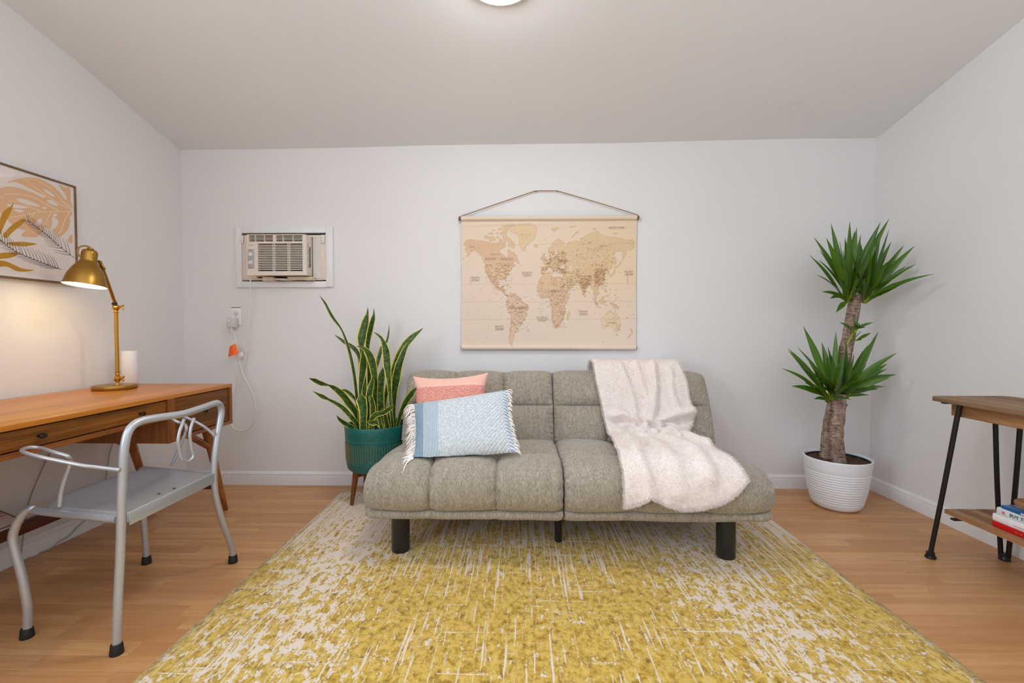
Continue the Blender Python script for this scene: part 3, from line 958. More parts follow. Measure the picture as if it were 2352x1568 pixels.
for zc, rot in ((z0 + 0.130, 0.5), (z0 + 0.078, 1.9)):
    Mk = Matrix.Translation((x0 + 0.0275, yf - 0.002, zc)) @ Matrix.Rotation(PI / 2, 4, 'X')
    v, f = lathe_vf([(0, 0), (0.0128, 0), (0.0125, 0.004), (0.0118, 0.009), (0.0108, 0.010), (0, 0.010)], segs=28, M=Mk)
    kb = MB().add(v, f)
    bx_, bf_ = box_vf(-0.0026, 0.0026, -0.0125, 0.0125, 0.009, 0.0155, 0.001)
    kb.add([Mk @ Matrix.Rotation(rot, 4, 'Z') @ Vector(q) for q in bx_], bf_)
    kb.build('knob', M['white_pl'], cpn)
def text(name, body, size, Mx, mat, parent, align='CENTER', shear=0.0, spacing=1.0, ext=0.0002, bold=0.0, width=None):
    cu = bpy.data.curves.new(name, 'FONT')
    cu.body = body; cu.size = size; cu.align_x = align; cu.align_y = 'CENTER'
    cu.shear = shear; cu.space_character = spacing; cu.extrude = ext; cu.space_line = 1.0; cu.offset = bold
    cu.materials.append(mat)
    tmp = bpy.data.objects.new(name, cu); C.objects.link(tmp)
    dg = bpy.context.evaluated_depsgraph_get()
    me = bpy.data.meshes.new_from_object(tmp.evaluated_get(dg)); me.name = name
    bpy.data.objects.remove(tmp); bpy.data.curves.remove(cu)
    if width:
        xs__ = [v_.co.x for v_ in me.vertices]; k__ = width / (max(xs__) - min(xs__))
        for v_ in me.vertices: v_.co.x *= k__
    o = bpy.data.objects.new(name, me); C.objects.link(o)
    Mx = Mx.copy(); Mx.translation = Mx.translation - wloc(parent)
    o.parent = parent; o.matrix_local = Mx
    WLOC[o.name] = wloc(parent)
    return o
def facing_front(x, y, z):     # text on a wall that faces the camera (normal -y)
    return Matrix.Translation((x, y, z)) @ Matrix.Rotation(PI / 2, 4, 'X')
M['ink_grey'] = plain('grey_ink', lin(120, 116, 112), 0.6)
text('wordmark', 'FRIGIDAIRE', 0.0062, facing_front(x0 + 0.029, yf - 0.0004, z0 + 0.190), M['ink_grey'], ac)
for zc, tx in ((z0 + 0.158, 'TEMP'), (z0 + 0.047, 'FAN')):
    text('dial_word', tx, 0.0052, facing_front(x0 + 0.0275, yf - 0.0024, zc), M['black'], cpn)
# side: column of slanted vent slots and a warning strip
sv = MB()
for k in range(15):
    zc = z0 + 0.060 + k * 0.0088
    vv, ff = box_vf(-0.0006, 0.0006, -0.013, 0.013, -0.0024, 0.0024)
    Mk = Matrix.Translation((x1 - 0.0006, yf + 0.060, zc)) @ Matrix.Rotation(0.35, 4, 'X')
    sv.add([Mk @ Vector(q) for q in vv], ff)
tag(sv.build('side_vent_slots', M['dark'], ac), kind='stuff')
sv = MB()
for k in range(4): sv.add(*box_vf(x1 - 0.001, x1 + 0.0005, yf + 0.034, yf + 0.037, z0 + 0.045 + 0.045 * k, z0 + 0.075 + 0.045 * k))
sv.build('panel_clips', M['dark'], ac)
# filler: pleated accordion and its channel
pl = MB(); zz0, zz1 = AZ0 + 0.022, AZ1 - 0.030
n_ = 22; vv = []
for k in range(n_ + 1):
    xx = x1 + 0.004 + (AX1 - 0.032 - x1) * k / n_
    yy = YB - 0.006 - (0.009 if k % 2 else 0)
    vv += [(xx, yy, zz0), (xx, yy, zz1)]
pl.add(vv, [(2 * k, 2 * k + 2, 2 * k + 3, 2 * k + 1) for k in range(n_)])
pl.build('pleated_filler', plain('bright_white_plastic', lin(250, 246, 243), 0.5, var=0.01), ac, sharp=10)
box('filler_channel', (AX1 - 0.034, AX1 - 0.004, YB - 0.012, YB + 0.02, AZ0 + 0.012, AZ1 - 0.014), M['ivory'], ac, 0.002)
box('filler_channel', (AX0 + 0.004, x0 + 0.010, YB - 0.010, YB + 0.02, AZ0 + 0.018, AZ1 - 0.018), M['ivory'], ac, 0.002)
box('top_rail', (AX0 + 0.004, AX1 - 0.004, YB - 0.011, YB + 0.02, AZ1 - 0.030, AZ1 - 0.016), M['ivory'], ac, 0.002)
box('bottom_rail', (AX0 + 0.004, AX1 - 0.004, YB - 0.006, YB + 0.02, AZ0 + 0.010, AZ0 + 0.024), M['ivory'], ac, 0.002)
for xx, zz in ((AX1 - 0.018, AZ1 - 0.045), (AX0 + 0.008, AZ1 - 0.045)):
    pl_ = box('bracket', (xx - 0.011, xx + 0.011, YB - 0.021, YB - 0.017, zz - 0.024, zz + 0.024), M['white_pl'], ac, 0.001)
    for dz in (-0.010, 0.010):
        lathe('screw', [(0, 0), (0.0028, 0), (0.0022, 0.0015), (0, 0.002)], (0, 0, 0), M['greyp'], pl_, 10, Matrix.Translation((xx, YB - 0.021, zz + dz)) @ Matrix.Rotation(PI / 2, 4, 'X'))
# cardboard and foam stuffed under the case
M['card'] = plain('cream_foam', lin(214, 200, 180), 0.9, var=0.05)
for b_, tl in (((-1.675, -1.602, yf + 0.05, YB - 0.004, z0 - 0.030, z0 - 0.004), 0.0), ((-1.604, -1.50, yf + 0.035, YB - 0.012, z0 - 0.026, z0 - 0.016), -0.05), ((-1.508, -1.400, yf + 0.045, YB - 0.004, z0 - 0.024, z0 - 0.003), 0.02),
              ((-1.404, -1.345, yf + 0.045, YB - 0.010, z0 - 0.026, z0 - 0.004), 0.0)):
    vv, ff = box_vf(*b_, bevel=0.002, segs=1)
    cx_ = (b_[0] + b_[1]) / 2
    vv = [(a, b, c + (a - cx_) * tl) for a, b, c in vv]
    mesh('foam_strip', vv, ff, M['card'], ac, sharp=30)
# cord of the air conditioner with its plug
M['cordw'] = plain('white_cord', lin(228, 224, 218), 0.5, var=0.02)
acc = thing('power_cord', 'white power cord looping down the back wall from the air conditioner to the outlet', 'cord', (-1.80, YB - 0.02, 0.55))
def wp(px, py, y): return at(px, py, 'y', y)
pts = [wp(576, 636, 2.925), wp(575, 652, 2.915), wp(574, 690, 2.925), wp(571, 740, 2.930), wp(566, 800, 2.935), wp(560, 838, 2.940), wp(552, 872, 2.944), wp(541, 905, 2.946), wp(533, 935, 2.944), wp(529, 960, 2.940),
       wp(533, 978, 2.936), wp(546, 988, 2.932), wp(562, 988, 2.930), wp(577, 979, 2.930), wp(586, 963, 2.930), wp(588, 940, 2.930), wp(582, 908, 2.930), wp(570, 882, 2.930), wp(559, 861, 2.930), wp(552, 838, 2.930), wp(547, 812, 2.928),
       wp(543, 790, 2.928), wp(539, 770, 2.930), wp(537, 760, 2.932)]
tube('cord', pts, 0.0042, M['cordw'], acc, 8, 6)
M['plugc'] = plain('pale_grey_plastic', lin(208, 206, 202), 0.45, var=0.02)
pb = MB()
pb.add(*box_vf(-1.913, -1.862, 2.918, 2.960, 1.043, 1.107, 0.007, 3))
pb.build('plug', M['plugc'], acc)
plug = bpy.data.objects['plug']
lathe('test_button', [(0, 0), (0.008, 0), (0.0075, 0.002), (0, 0.0025)], (0, 0, 0), M['white_pl'], plug, 20, Matrix.Translation((-1.899, 2.918, 1.090)) @ Matrix.Rotation(PI / 2, 4, 'X'))
lathe('strain_relief', [(0.0085, 0.044), (0.0085, 0.026), (0.0065, 0.022), (0.006, 0.0)], (0, 0, 0), M['cordw'], plug, 14, Matrix.Translation((-1.889, 2.935, 1.004)))
M['orange'] = plain('orange_tag', lin(255, 104, 20), 0.45, var=0.05)
def sheet(name, pxs, y, mat, parent, thick=0.0006, curl=0.0):
    P = [at(a, b, 'y', y) for a, b in pxs]
    nu, nv = 9, 5
    v = []
    for side in (0, 1):
        for j in range(nv):
            for i in range(nu):
                a, b = i / (nu - 1), j / (nv - 1)
                q = (P[0] * (1 - a) + P[1] * a) * (1 - b) + (P[3] * (1 - a) + P[2] * a) * b
                v.append((q.x, q.y - curl * math.sin(a * PI) + side * thick, q.z))
    f = grid_faces(nu, nv) + grid_faces(nu, nv, True, nu * nv)
    return mesh(name, v, f, mat, parent)
sheet('warning_tag', [(527, 797), (541, 789), (548, 812), (524, 820)], 2.915, M['orange'], acc, curl=0.012)
lab = sheet('paper_label', [(547, 813), (556, 807), (560, 815), (550, 824)], 2.913, M['white_pl'], acc, curl=0.003)

# outlets
M['plate'] = plain('outlet_plate', lin(236, 236, 236), 0.35, var=0.01)
def outlet(x0, z0, label, skew=0.0):
    o = thing('wall_outlet', label, 'outlet', (x0 + 0.034, YB, z0))
    box('gap', (x0 - 0.002, x0 + 0.062, YB - 0.0015, YB + 0.001, z0 + 0.03, z0 + 0.116), M['dark'], o, 0)
    vv, ff = box_vf(x0, x0 + 0.068, YB - 0.007, YB - 0.001, z0, z0 + 0.112, 0.0015)
    mesh('cover_plate', [(a + (c - z0) * skew, b, c) for a, b, c in vv], ff, M['plate'], o, sharp=30)
    for zc in (z0 + 0.036, z0 + 0.076):
        Mk = Matrix.Translation((x0 + 0.034 + skew * (zc - z0), YB - 0.007, zc)) @ Matrix.Rotation(PI / 2, 4, 'X')
        rc = lathe('receptacle', [(0.0165, -0.001), (0.0165, 0.0004), (0.0155, 0.001), (0.0, 0.001)], (0, 0, 0), M['white_pl'], o, 28, Mk)
        lathe('ring', [(0.0172, 0.0002), (0.0172, 0.0007), (0.0163, 0.0007), (0.0163, 0.0002)], (0, 0, 0), M['ink_grey'], rc, 28, Mk)
        sb = MB()
        for dx, hh in ((-0.006, 0.004), (0.006, 0.0033)):
            sb.add(*box_vf(x0 + 0.034 + dx - 0.0011, x0 + 0.034 + dx + 0.0011, YB - 0.0088, YB - 0.0078, zc + 0.002 - hh, zc + 0.002 + hh))
        sb.add(*box_vf(x0 + 0.0315, x0 + 0.0365, YB - 0.0088, YB - 0.0078, zc - 0.011, zc - 0.006))
        sb.build('slots', M['dark'], rc, smooth=False)
    return o
outlet(-1.912, 1.062, 'white duplex wall outlet below the air conditioner with a plug in it', -0.03)
outlet(1.992, 0.385, 'white wall outlet half hidden behind the yucca trunk')

# ------------------------------------------------------------------ printed sheets: small software raster used as vertex colours
class Raster:
    def __init__(s, w, h, x0, x1, y0, y1, bgc):
        s.w, s.h, s.x0, s.x1, s.y0, s.y1 = w, h, x0, x1, y0, y1
        s.a = np.tile(np.array(bgc, dtype=np.float32), (h, w, 1))
        s.X, s.Y = np.meshgrid(np.linspace(x0, x1, w), np.linspace(y0, y1, h))
    def win(s, xa, xb, ya, yb):
        fx = lambda q: (q - s.x0) / (s.x1 - s.x0) * (s.w - 1)
        fy = lambda q: (q - s.y0) / (s.y1 - s.y0) * (s.h - 1)
        ia, ib = sorted((fx(xa), fx(xb))); ja, jb = sorted((fy(ya), fy(yb)))
        return slice(max(0, int(ja) - 1), min(s.h, int(jb) + 3)), slice(max(0, int(ia) - 1), min(s.w, int(ib) + 3))
    def inside(s, poly):
        P = np.array(poly, dtype=float)
        js, is_ = s.win(P[:, 0].min(), P[:, 0].max(), P[:, 1].min(), P[:, 1].max())
        X, Y = s.X[js, is_], s.Y[js, is_]
        m_ = np.zeros(X.shape, bool)
        for (xa, ya), (xb, yb) in zip(P, np.roll(P, -1, 0)):
            c = (ya > Y) != (yb > Y)
            with np.errstate(divide='ignore', invalid='ignore'):
                m_ ^= c & (X < (xb - xa) * (Y - ya) / (yb - ya if yb != ya else 1e-12) + xa)
        return js, is_, m_
    def fill(s, poly, col, a=1.0):
        js, is_, m_ = s.inside(poly)
        t = s.a[js, is_]; t[m_] = t[m_] * (1 - a) + np.array(col) * a
    def line(s, pts, col, w0, w1=None, a=1.0):
        w1 = w0 if w1 is None else w1
        n = len(pts) - 1
        for k in range(n):
            (xa, ya), (xb, yb) = pts[k], pts[k + 1]
            wa, wb = w0 + (w1 - w0) * k / n, w0 + (w1 - w0) * (k + 1) / n
            mw = max(wa, wb)
            js, is_ = s.win(min(xa, xb) - mw, max(xa, xb) + mw, min(ya, yb) - mw, max(ya, yb) + mw)
            X, Y = s.X[js, is_], s.Y[js, is_]
            q = np.clip(((X - xa) * (xb - xa) + (Y - ya) * (yb - ya)) / ((xb - xa) ** 2 + (yb - ya) ** 2 + 1e-12), 0, 1)
            d = np.hypot(X - xa - q * (xb - xa), Y - ya - q * (yb - ya))
            px = abs(s.x1 - s.x0) / s.w
            k_ = np.clip((wa + (wb - wa) * q - d) / px + 0.5, 0, 1)[..., None] * a
            s.a[js, is_] = s.a[js, is_] * (1 - k_) + np.array(col) * k_

# ------------------------------------------------------------------ world map wall hanging
GEO = {
 'na': [(-168,66),(-162,70),(-156,71),(-141,70),(-128,70),(-115,68),(-108,68),(-95,68),(-94,72),(-85,69),(-81,68),(-87,64),(-94,61),(-93,58),(-88,57),(-82,55),(-80,51),(-79,54),(-77,57),(-78,62),(-73,62),(-69,59),(-65,60),(-62,57),(-57,53),(-60,50),(-66,50),(-65,47),(-61,46),(-66,44),(-70,43),(-70,41),(-74,40),(-76,37),(-76,35),(-81,31),(-80,26),(-82,28),(-84,30),(-90,29),(-97,27),(-97,22),(-95,18.5),(-91,19),(-90,21),(-87,21),(-88,16),(-84,15.5),(-83.5,11),(-79.5,9.3),(-77.5,8),(-80,7.3),(-85,10),(-88,13),(-94,16),(-100,17),(-105,20),(-106,23),(-109,26),(-113,31),(-114,31),(-109.5,23),(-112,25),(-115,29),(-117,33),(-121,35),(-124,40),(-124,48),(-128,51),(-131,55),(-138,59),(-146,61),(-151,60),(-154,58),(-160,55.5),(-164,55),(-158,58),(-162,59),(-165,62),(-161,64)],
 'green': [(-73,78),(-60,82),(-35,83.5),(-20,81.5),(-18,77),(-22,72),(-25,70),(-32,68),(-40,65),(-43,60),(-48,61),(-53,66),(-54,70),(-58,75.5),(-68,76)],
 'baffin': [(-89,73.5),(-80,73.5),(-72,71),(-67,69),(-62,66),(-65,62.5),(-72,64.5),(-78,65),(-73,68),(-85,70)],
 'arc1': [(-100,73.5),(-97,73.8),(-97,72),(-101,72.3)], 'arc2': [(-100,79),(-88,80),(-92,78.3)], 'arc3': [(-86,66),(-82,66),(-83,64),(-87,63.5)], 'arc4': [(-110,78.5),(-103,78.8),(-105,77.7)], 'arc5': [(-76,68.3),(-73,68.3),(-74,67.2)], 'arc6': [(-102,76.5),(-97,76.6),(-99,75.3),(-103,75.6)], 'ber': [(-175,52.5),(-166,54),(-165,53.5),(-174,52)], 'fra': [(47,80.6),(62,81.2),(58,80.2)], 'kur': [(146,44),(155,50.5),(155.5,50),(147,43.6)], 'fiji': [(177,-16.5),(179,-16.5),(178,-18.3)], 'newc': [(164,-20.2),(167,-22.3),(166,-22.4)],
 'vic': [(-117,73),(-105,73),(-102,70),(-115,69)], 'banks': [(-125,74),(-117,74),(-120,71.5),(-125,72)],
 'elles': [(-90,76.5),(-85,80),(-90,81.5),(-70,83),(-62,82.3),(-75,79),(-79,76.5)], 'melv': [(-117,76),(-106,76),(-106,75),(-115,74.8)], 'devon': [(-95,76.5),(-80,75.7),(-80,74.6),(-92,74.7)],
 'newf': [(-59,48),(-56,51.5),(-53,48),(-55,47)], 'cuba': [(-84,22),(-78,22.3),(-74.5,20.3),(-78,20.5)], 'hisp': [(-74,19.8),(-69,19),(-74,18.3)],
 'sa': [(-77.5,8),(-72,12),(-62,10.5),(-57,6),(-51,4),(-50,0),(-44,-2.5),(-40,-3),(-35,-6),(-35,-9),(-39,-13),(-39,-18),(-42,-23),(-48,-26),(-49,-29),(-53,-33.5),(-57,-35),(-57,-38),(-62,-39),(-65,-43),(-66,-47),(-69,-51),(-68,-54.5),(-71,-54.5),(-74,-51),(-75,-46),(-73,-41),(-73.5,-37),(-71.5,-32),(-70.5,-24),(-70.3,-18.3),(-76,-14),(-79,-8),(-81,-5),(-80,-2),(-80,1),(-77.5,4)],
 'af': [(-6,35.8),(10,37),(11,34),(15,32),(20,31),(25,32),(32,31),(34,28),(37,21),(39,16),(43,11.7),(51,11.8),(48,5),(42,-1.5),(39,-6),(40.5,-13),(36,-19),(35,-24),(32.5,-28),(28,-33),(20,-34.8),(18,-32),(15,-27),(12,-18),(13.5,-11),(12,-6),(9,-1),(9.5,4),(5,6),(-4,5),(-8,4.5),(-13,8.5),(-17,14.5),(-16.5,21),(-13,27.5),(-9.5,31)],
 'mad': [(49.5,-12),(50,-16),(47,-25),(44,-24),(44,-17)],
 'eu': [(-9,43.5),(-9,37),(-5.5,36),(0,39),(3,42),(7,43.7),(10.5,43),(16,38),(18.5,40),(13,45.5),(19.5,42),(23,36.5),(24,40.5),(27,41),(27,37),(31,36.5),(36,36.5),(35,32),(34.5,29),(39,21),(43,12.7),(52,17),(59.5,22.5),(56,26),(51,25),(48,30),(54,26.8),(61,25),(67,24.5),(70,21),(73,17),(77.5,8),(80,13),(82,17),(87,21.5),(91.5,22.5),(94.5,16),(97.5,16.5),(98.5,9),(103.5,1.4),(103,5),(100.5,13.5),(105,8.6),(109,12),(106,20),(110,21),(116,23),(121.5,28.5),(119,35),(122,37),(118,39),(121.5,39),(125,39.5),(126,35),(129.3,35.5),(128,40),(135,43.5),(140.5,48),(140.5,53),(135,55),(143,59.3),(155,59.5),(157,57),(156,51),(162,56),(164,60),(172,60.5),(179,63),(180,69),(170,70),(160,69.5),(150,71.5),(140,72.5),(128,72.5),(113,74),(104,77.5),(98,76),(87,75),(80,72.5),(73,71.5),(68,69),(60,69),(53,68.5),(45,68),(44,66),(40,65),(35,64.5),(33,66.5),(41,67),(35,69),(26,71),(18,69.5),(12,65),(5,62),(5.5,59),(8,58),(11,59),(13,55.5),(16,56.5),(18,60),(17.5,61),(21.5,65.5),(25,65),(21.5,62),(23,60),(29,60),(24,59),(21,55.5),(14,54),(10,54.5),(10,57.5),(8,57),(8.5,54),(4,52),(-1.5,49.5),(-4.5,48.5),(-1.2,46),(-1.7,43.4)],
 'uk': [(-5.5,50),(1,51.2),(0,53),(-2,56),(-2,57.7),(-5,58.5),(-5.5,56),(-3,54.5),(-4.5,52)], 'ire': [(-10,52),(-6,52.3),(-6,55),(-10,54)], 'ice': [(-24,65.5),(-16,66.3),(-14,65),(-19,63.5),(-22.5,64)],
 'au': [(114,-22),(122,-18),(126,-14),(130.5,-12),(136,-12),(136,-15),(140,-17.5),(142.3,-11),(146,-19),(153,-25.5),(153,-31),(150,-37.5),(144,-38.5),(140,-38),(137,-34),(131,-31.5),(124,-33),(118,-35),(115,-34)],
 'tas': [(145,-41),(148,-41),(147,-43.5)], 'nzn': [(173,-35),(178,-38),(176,-41.5),(174,-39)], 'nzs': [(172.5,-40.7),(174,-42),(171,-45),(168,-46.5),(167,-45.5)],
 'ng': [(131,-1),(137,-2),(145,-5),(150.5,-10.5),(146,-9),(141,-9),(138,-7),(133,-4)], 'bor': [(109,2),(113,3.2),(117,7),(119,5),(117,1),(116,-4),(110,-2)], 'sum': [(95.5,5.5),(100,2.5),(106,-3),(105.5,-6),(101,-3)],
 'java': [(105,-6.8),(114,-7.7),(114,-8.6),(106,-7.5)], 'sul': [(119,0),(125,1.5),(121,-1),(122,-5),(120,-5)], 'phi': [(120.5,18.5),(122,17),(124,13),(121,13.5)], 'min': [(122,7),(126,9),(126,6.5)],
 'hon': [(130.5,31.5),(131,34),(136,35.8),(140,41),(142,39.5),(140.5,35.5),(136,34)], 'hok': [(140,42),(141.7,45.3),(145.3,43.3)], 'sak': [(142,54),(143.5,49),(142,46),(141.8,51)],
 'sri': [(80,9.5),(82,7),(80.5,6)], 'tai': [(121,25),(122,25),(121,22)], 'nov': [(52,71),(56,73.5),(68,77),(60,76),(54,73)], 'sval': [(11,79),(20,80),(27,80),(17,76.7)], 'sev': [(96,79),(102,79.5),(104,78.5),(98,78.2)], 'nsib': [(138,75.5),(146,75.6),(145,74.8),(139,74.6)],
}
SEAS = [[(47,45),(53,46.5),(54,42),(53,37),(50,37.5),(49,41)], [(28,43),(31,46.5),(37,46),(41.5,42),(36,42),(31,41.2)], [(142,59),(150,59),(155,58.5),(156,52),(148,50),(143.5,52)]]
MX0, MX1, MZT, MZB = -0.388, 0.742, 1.762, 0.900
def geo(lon, lat):
    """lon/lat -> metres on the wall (Miller-like, squeezed east-west like the print)."""
    u = (150 + (lon + 165) * 4.38 - 117) / 1563
    mm = 1.25 * math.log(math.tan(PI / 4 + 0.4 * math.radians(max(-85, min(85, lat)))))
    if mm > 0: mm *= 1 - 0.018 * (mm / 1.374) ** 3.7
    zv = (1066 - 382 * mm - 300) / 1200
    return MX0 + u * (MX1 - MX0), MZT - zv * (MZT - MZB)
def jag(poly, n=5, amp=0.6):
    out = []
    for (a, b), (c_, d) in zip(poly, poly[1:] + poly[:1]):
        for k in range(n):
            t = k / n
            j = amp if k else 0
            out.append((a + (c_ - a) * t + random.uniform(-j, j), b + (d - b) * t + random.uniform(-j, j) * 0.6))
    return out
SEA, LAND, INK = np.array(lin(229, 211, 193)), np.array(lin(222, 190, 154)), np.array(lin(150, 108, 70))
R = Raster(600, 460, MX0, MX1, MZB, MZT, SEA)
# aged, yellower corner top right and a pinker middle
uu, vv_ = (R.X - MX0) / (MX1 - MX0), (R.Y - MZB) / (MZT - MZB)
k = np.clip(1.25 - np.hypot((uu - 1.0) / 0.55, (vv_ - 0.70) / 0.42), 0, 1)[..., None] * 0.55
R.a = R.a * (1 - k) + np.array(lin(234, 208, 160)) * k
k = np.clip(1 - np.hypot((uu - 0.12) / 0.5, (vv_ - 0.85) / 0.35), 0, 1)[..., None] * 0.35
R.a = R.a * (1 - k) + np.array(lin(232, 212, 176)) * k
TINT = {'na': lin(218, 182, 148), 'green': lin(226, 200, 156), 'eu': lin(222, 194, 152), 'af': lin(221, 189, 156), 'sa': lin(223, 194, 164), 'au': lin(227, 206, 170)}
landmask = np.zeros(R.a.shape[:2], bool)
random.seed(11)
for nm, poly in GEO.items():
    pj = [geo(a, b) for a, b in jag(poly, 6, 0.95 if len(poly) > 12 else 0.6)]
    js, is_, m_ = R.inside(pj)
    landmask[js, is_] |= m_
    t = R.a[js, is_]; col = np.array(TINT.get(nm, lin(222, 190, 148))); t[m_] = t[m_] * 0.15 + col * 0.85
for poly in SEAS:
    js, is_, m_ = R.inside([geo(a, b) for a, b in jag(poly, 4, 0.4)])
    landmask[js, is_] &= ~m_
    t = R.a[js, is_]; t[m_] = SEA
for (a, b) in ((-168, 66), (-30, 70), (100, 60)): pass
# national tint areas, coast shading
for poly, cc, al in (([(-125, 49), (-95, 49), (-83, 42), (-75, 45), (-67, 45), (-80, 25), (-97, 26), (-117, 32.5)], lin(226, 198, 164), 0.7), ([(75, 38), (88, 49), (97, 42), (118, 48), (130, 43), (121, 28), (108, 21), (98, 25), (80, 30)], lin(219, 185, 144), 0.7),
                     ([(-168, 66), (-141, 70), (-141, 60), (-160, 56)], lin(226, 192, 160), 0.6), ([(10, 32), (24, 32), (24, 20), (12, 22)], lin(216, 178, 142), 0.7), ([(-12, 27), (-4, 27), (-4, 16), (-12, 16)], lin(216, 176, 134), 0.6),
                     ([(68, 24), (78, 34), (92, 24), (80, 14), (77, 9)], lin(214, 176, 126), 0.6)):
    js, is_, m_ = R.inside([geo(a, b) for a, b in poly]); m_ &= landmask[js, is_]
    t = R.a[js, is_]; t[m_] = t[m_] * (1 - al) + np.array(cc) * al
lm = landmask.astype(np.float32)
def blur(a, n):
    for ax in (0, 1):
        a = sum(np.roll(a, k_, ax) for k_ in range(-n, n + 1)) / (2 * n + 1)
    return a
coast = np.clip((lm * (1 - blur(lm, 1)) + (1 - lm) * blur(lm, 1) * 0.6), 0, 1)[..., None]
R.a = R.a * (1 - coast * 0.95) + np.array(lin(164, 122, 76)) * coast * 0.95
# parallels
for lat in (66.5, 23.4, 0, -23.4):
    z_ = geo(0, lat)[1]
    R.line([(MX0, z_ - 0.002), (MX1, z_ + 0.003)], lin(186, 158, 124), 0.0007, a=0.8)
# tiny place names as dashes, dense where the atlas is crowded
zones = [(-165, 180, -50, 72, 800), (-124, -70, 25, 48, 420), (-10, 40, 36, 60, 640), (68, 92, 8, 34, 330), (98, 124, 18, 42, 420), (-17, 42, -34, 16, 620), (-80, -36, -40, 10, 380), (28, 75, 14, 42, 360), (-115, -78, 8, 26, 170), (95, 150, -10, 18, 230), (112, 153, -38, -12, 34), (60, 140, 45, 70, 130), (140, 152, -38, -30, 20)]
for (a, b, c_, d, n_) in zones:
    for _ in range(n_):
        lo, la = random.uniform(a, b), random.uniform(c_, d)
        x_, z_ = geo(lo, la)
        if not (MX0 + 0.01 < x_ < MX1 - 0.02): continue
        i_ = int((x_ - MX0) / (MX1 - MX0) * 599); j_ = int((z_ - MZB) / (MZT - MZB) * 459)
        on = 0 <= j_ < 460 and landmask[j_, i_]
        if not on and random.random() > 0.16: continue
        L_ = random.uniform(0.004, 0.013)
        sl_ = random.choice((0, 0, 0, 0.12, -0.12, 0.9)) * random.random()
        R.line([(x_, z_), (x_ + L_, z_ + L_ * sl_)], INK, random.uniform(0.0006, 0.0011), a=random.uniform(0.55, 1.0))
for _ in range(120):      # coastal towns bristle along shores
    pass
for nm, lo in (('sa', 60), ('af', 60), ('na', 70), ('eu', 90)):
    pp = jag(GEO[nm], 4, 0.2)
    for _ in range(lo):
        a, b = random.choice(pp)
        if nm == 'eu' and b > 55 or nm == 'na' and b > 50: continue
        x_, z_ = geo(a, b); L_ = random.uniform(0.004, 0.011)
        R.line([(x_ - L_ / 2, z_), (x_ + L_ / 2, z_)], INK, 0.0008, a=0.8)
# borders
for pl_ in ([(-141, 60), (-141, 70)], [(-124, 49), (-95, 49), (-83, 43), (-75, 45), (-67, 46)], [(-117, 32), (-106, 31), (-97, 26)], [(30, 60), (40, 50), (50, 51), (60, 54), (75, 54), (87, 49), (98, 50), (108, 50), (118, 49), (131, 46)],
            [(74, 38), (80, 30), (90, 28), (98, 27)], [(10, 34), (12, 23), (24, 20), (25, 31)], [(-8, 27), (3, 20), (12, 23)], [(-60, 5), (-70, -4), (-70, -12), (-58, -20), (-55, -28)], [(-70, -18), (-69, -30), (-71, -40), (-72, -52)], [(14, -6), (22, -10), (30, -15), (33, -26)], [(129, -13), (129, -31)], [(141, -17), (141, -37)]):
    R.line([geo(*q) for q in jag(pl_, 3, 0.2)[:-3]], lin(190, 150, 110), 0.0006, a=0.7)

wm = thing('map_wall_hanging', 'antique style world map scroll hanging from a cord above the sofa', 'map', (0.18, YB - 0.02, 0.90))
nx_, nz_ = R.w, R.h
xs_ = np.linspace(MX0, MX1, nx_); zs_ = np.linspace(MZB, MZT, nz_)
XX, ZZ = np.meshgrid(xs_, zs_)
rod = lambda zc, r_: np.where(np.abs(ZZ - zc) < r_, np.sqrt(np.maximum(0, r_ * r_ - (ZZ - zc) ** 2)), 0)
un, vn = (XX - MX0) / (MX1 - MX0), (ZZ - MZB) / (MZT - MZB)
depth = 0.010 + 0.012 * vn * 0 + 0.0035 * np.sin(un * 7 + vn * 3) * np.sin(vn * PI) + 0.003 * np.exp(-((un - 0.05) / 0.07) ** 2 - ((vn - 0.10) / 0.09) ** 2)
depth += 0.0035 * np.exp(-((vn - 0.935 - 0.012 * np.sin(un * 5)) / 0.012) ** 2) * (0.6 + 0.4 * np.sin(un * 6))
YY = YB - np.maximum(depth, 0.004)
YY = np.minimum(YY, YB - 0.008 - np.maximum(rod(MZB + 0.0135, 0.0150), rod(MZT - 0.013, 0.0150)) - 0.006 * (np.maximum(rod(MZB + 0.0135, 0.0150), rod(MZT - 0.013, 0.0150)) > 0))
ww = np.abs(un - 0.5) * 2
XX = XX + 0.002 * np.sin(vn * 9) * np.sign(un - 0.5) * (ww > 0.9)
vts = np.stack([XX, YY, ZZ], -1).reshape(-1, 3)
m = N('printed_canvas')
a_ = m.n('ShaderNodeVertexColor', layer_name='Col')
m.bump(m.noise(m.scale(m.pos(), (900, 1, 900)), 1.0, 2), 0.12, 0.001)
M['canvas'] = m.out(a_.outputs[0], 0.85)
mesh('canvas', vts, grid_faces(nx_, nz_), M['canvas'], wm, col=np.clip(R.a.reshape(-1, 3), 0, 1))
bk = mesh('canvas_back', [(MX0, YB - 0.003, MZB + 0.004), (MX1, YB - 0.003, MZB + 0.004), (MX1, YB - 0.003, MZT - 0.004), (MX0, YB - 0.003, MZT - 0.004)], [(0, 1, 2, 3)], plain('plain_canvas', lin(222, 206, 184), 0.9), wm)
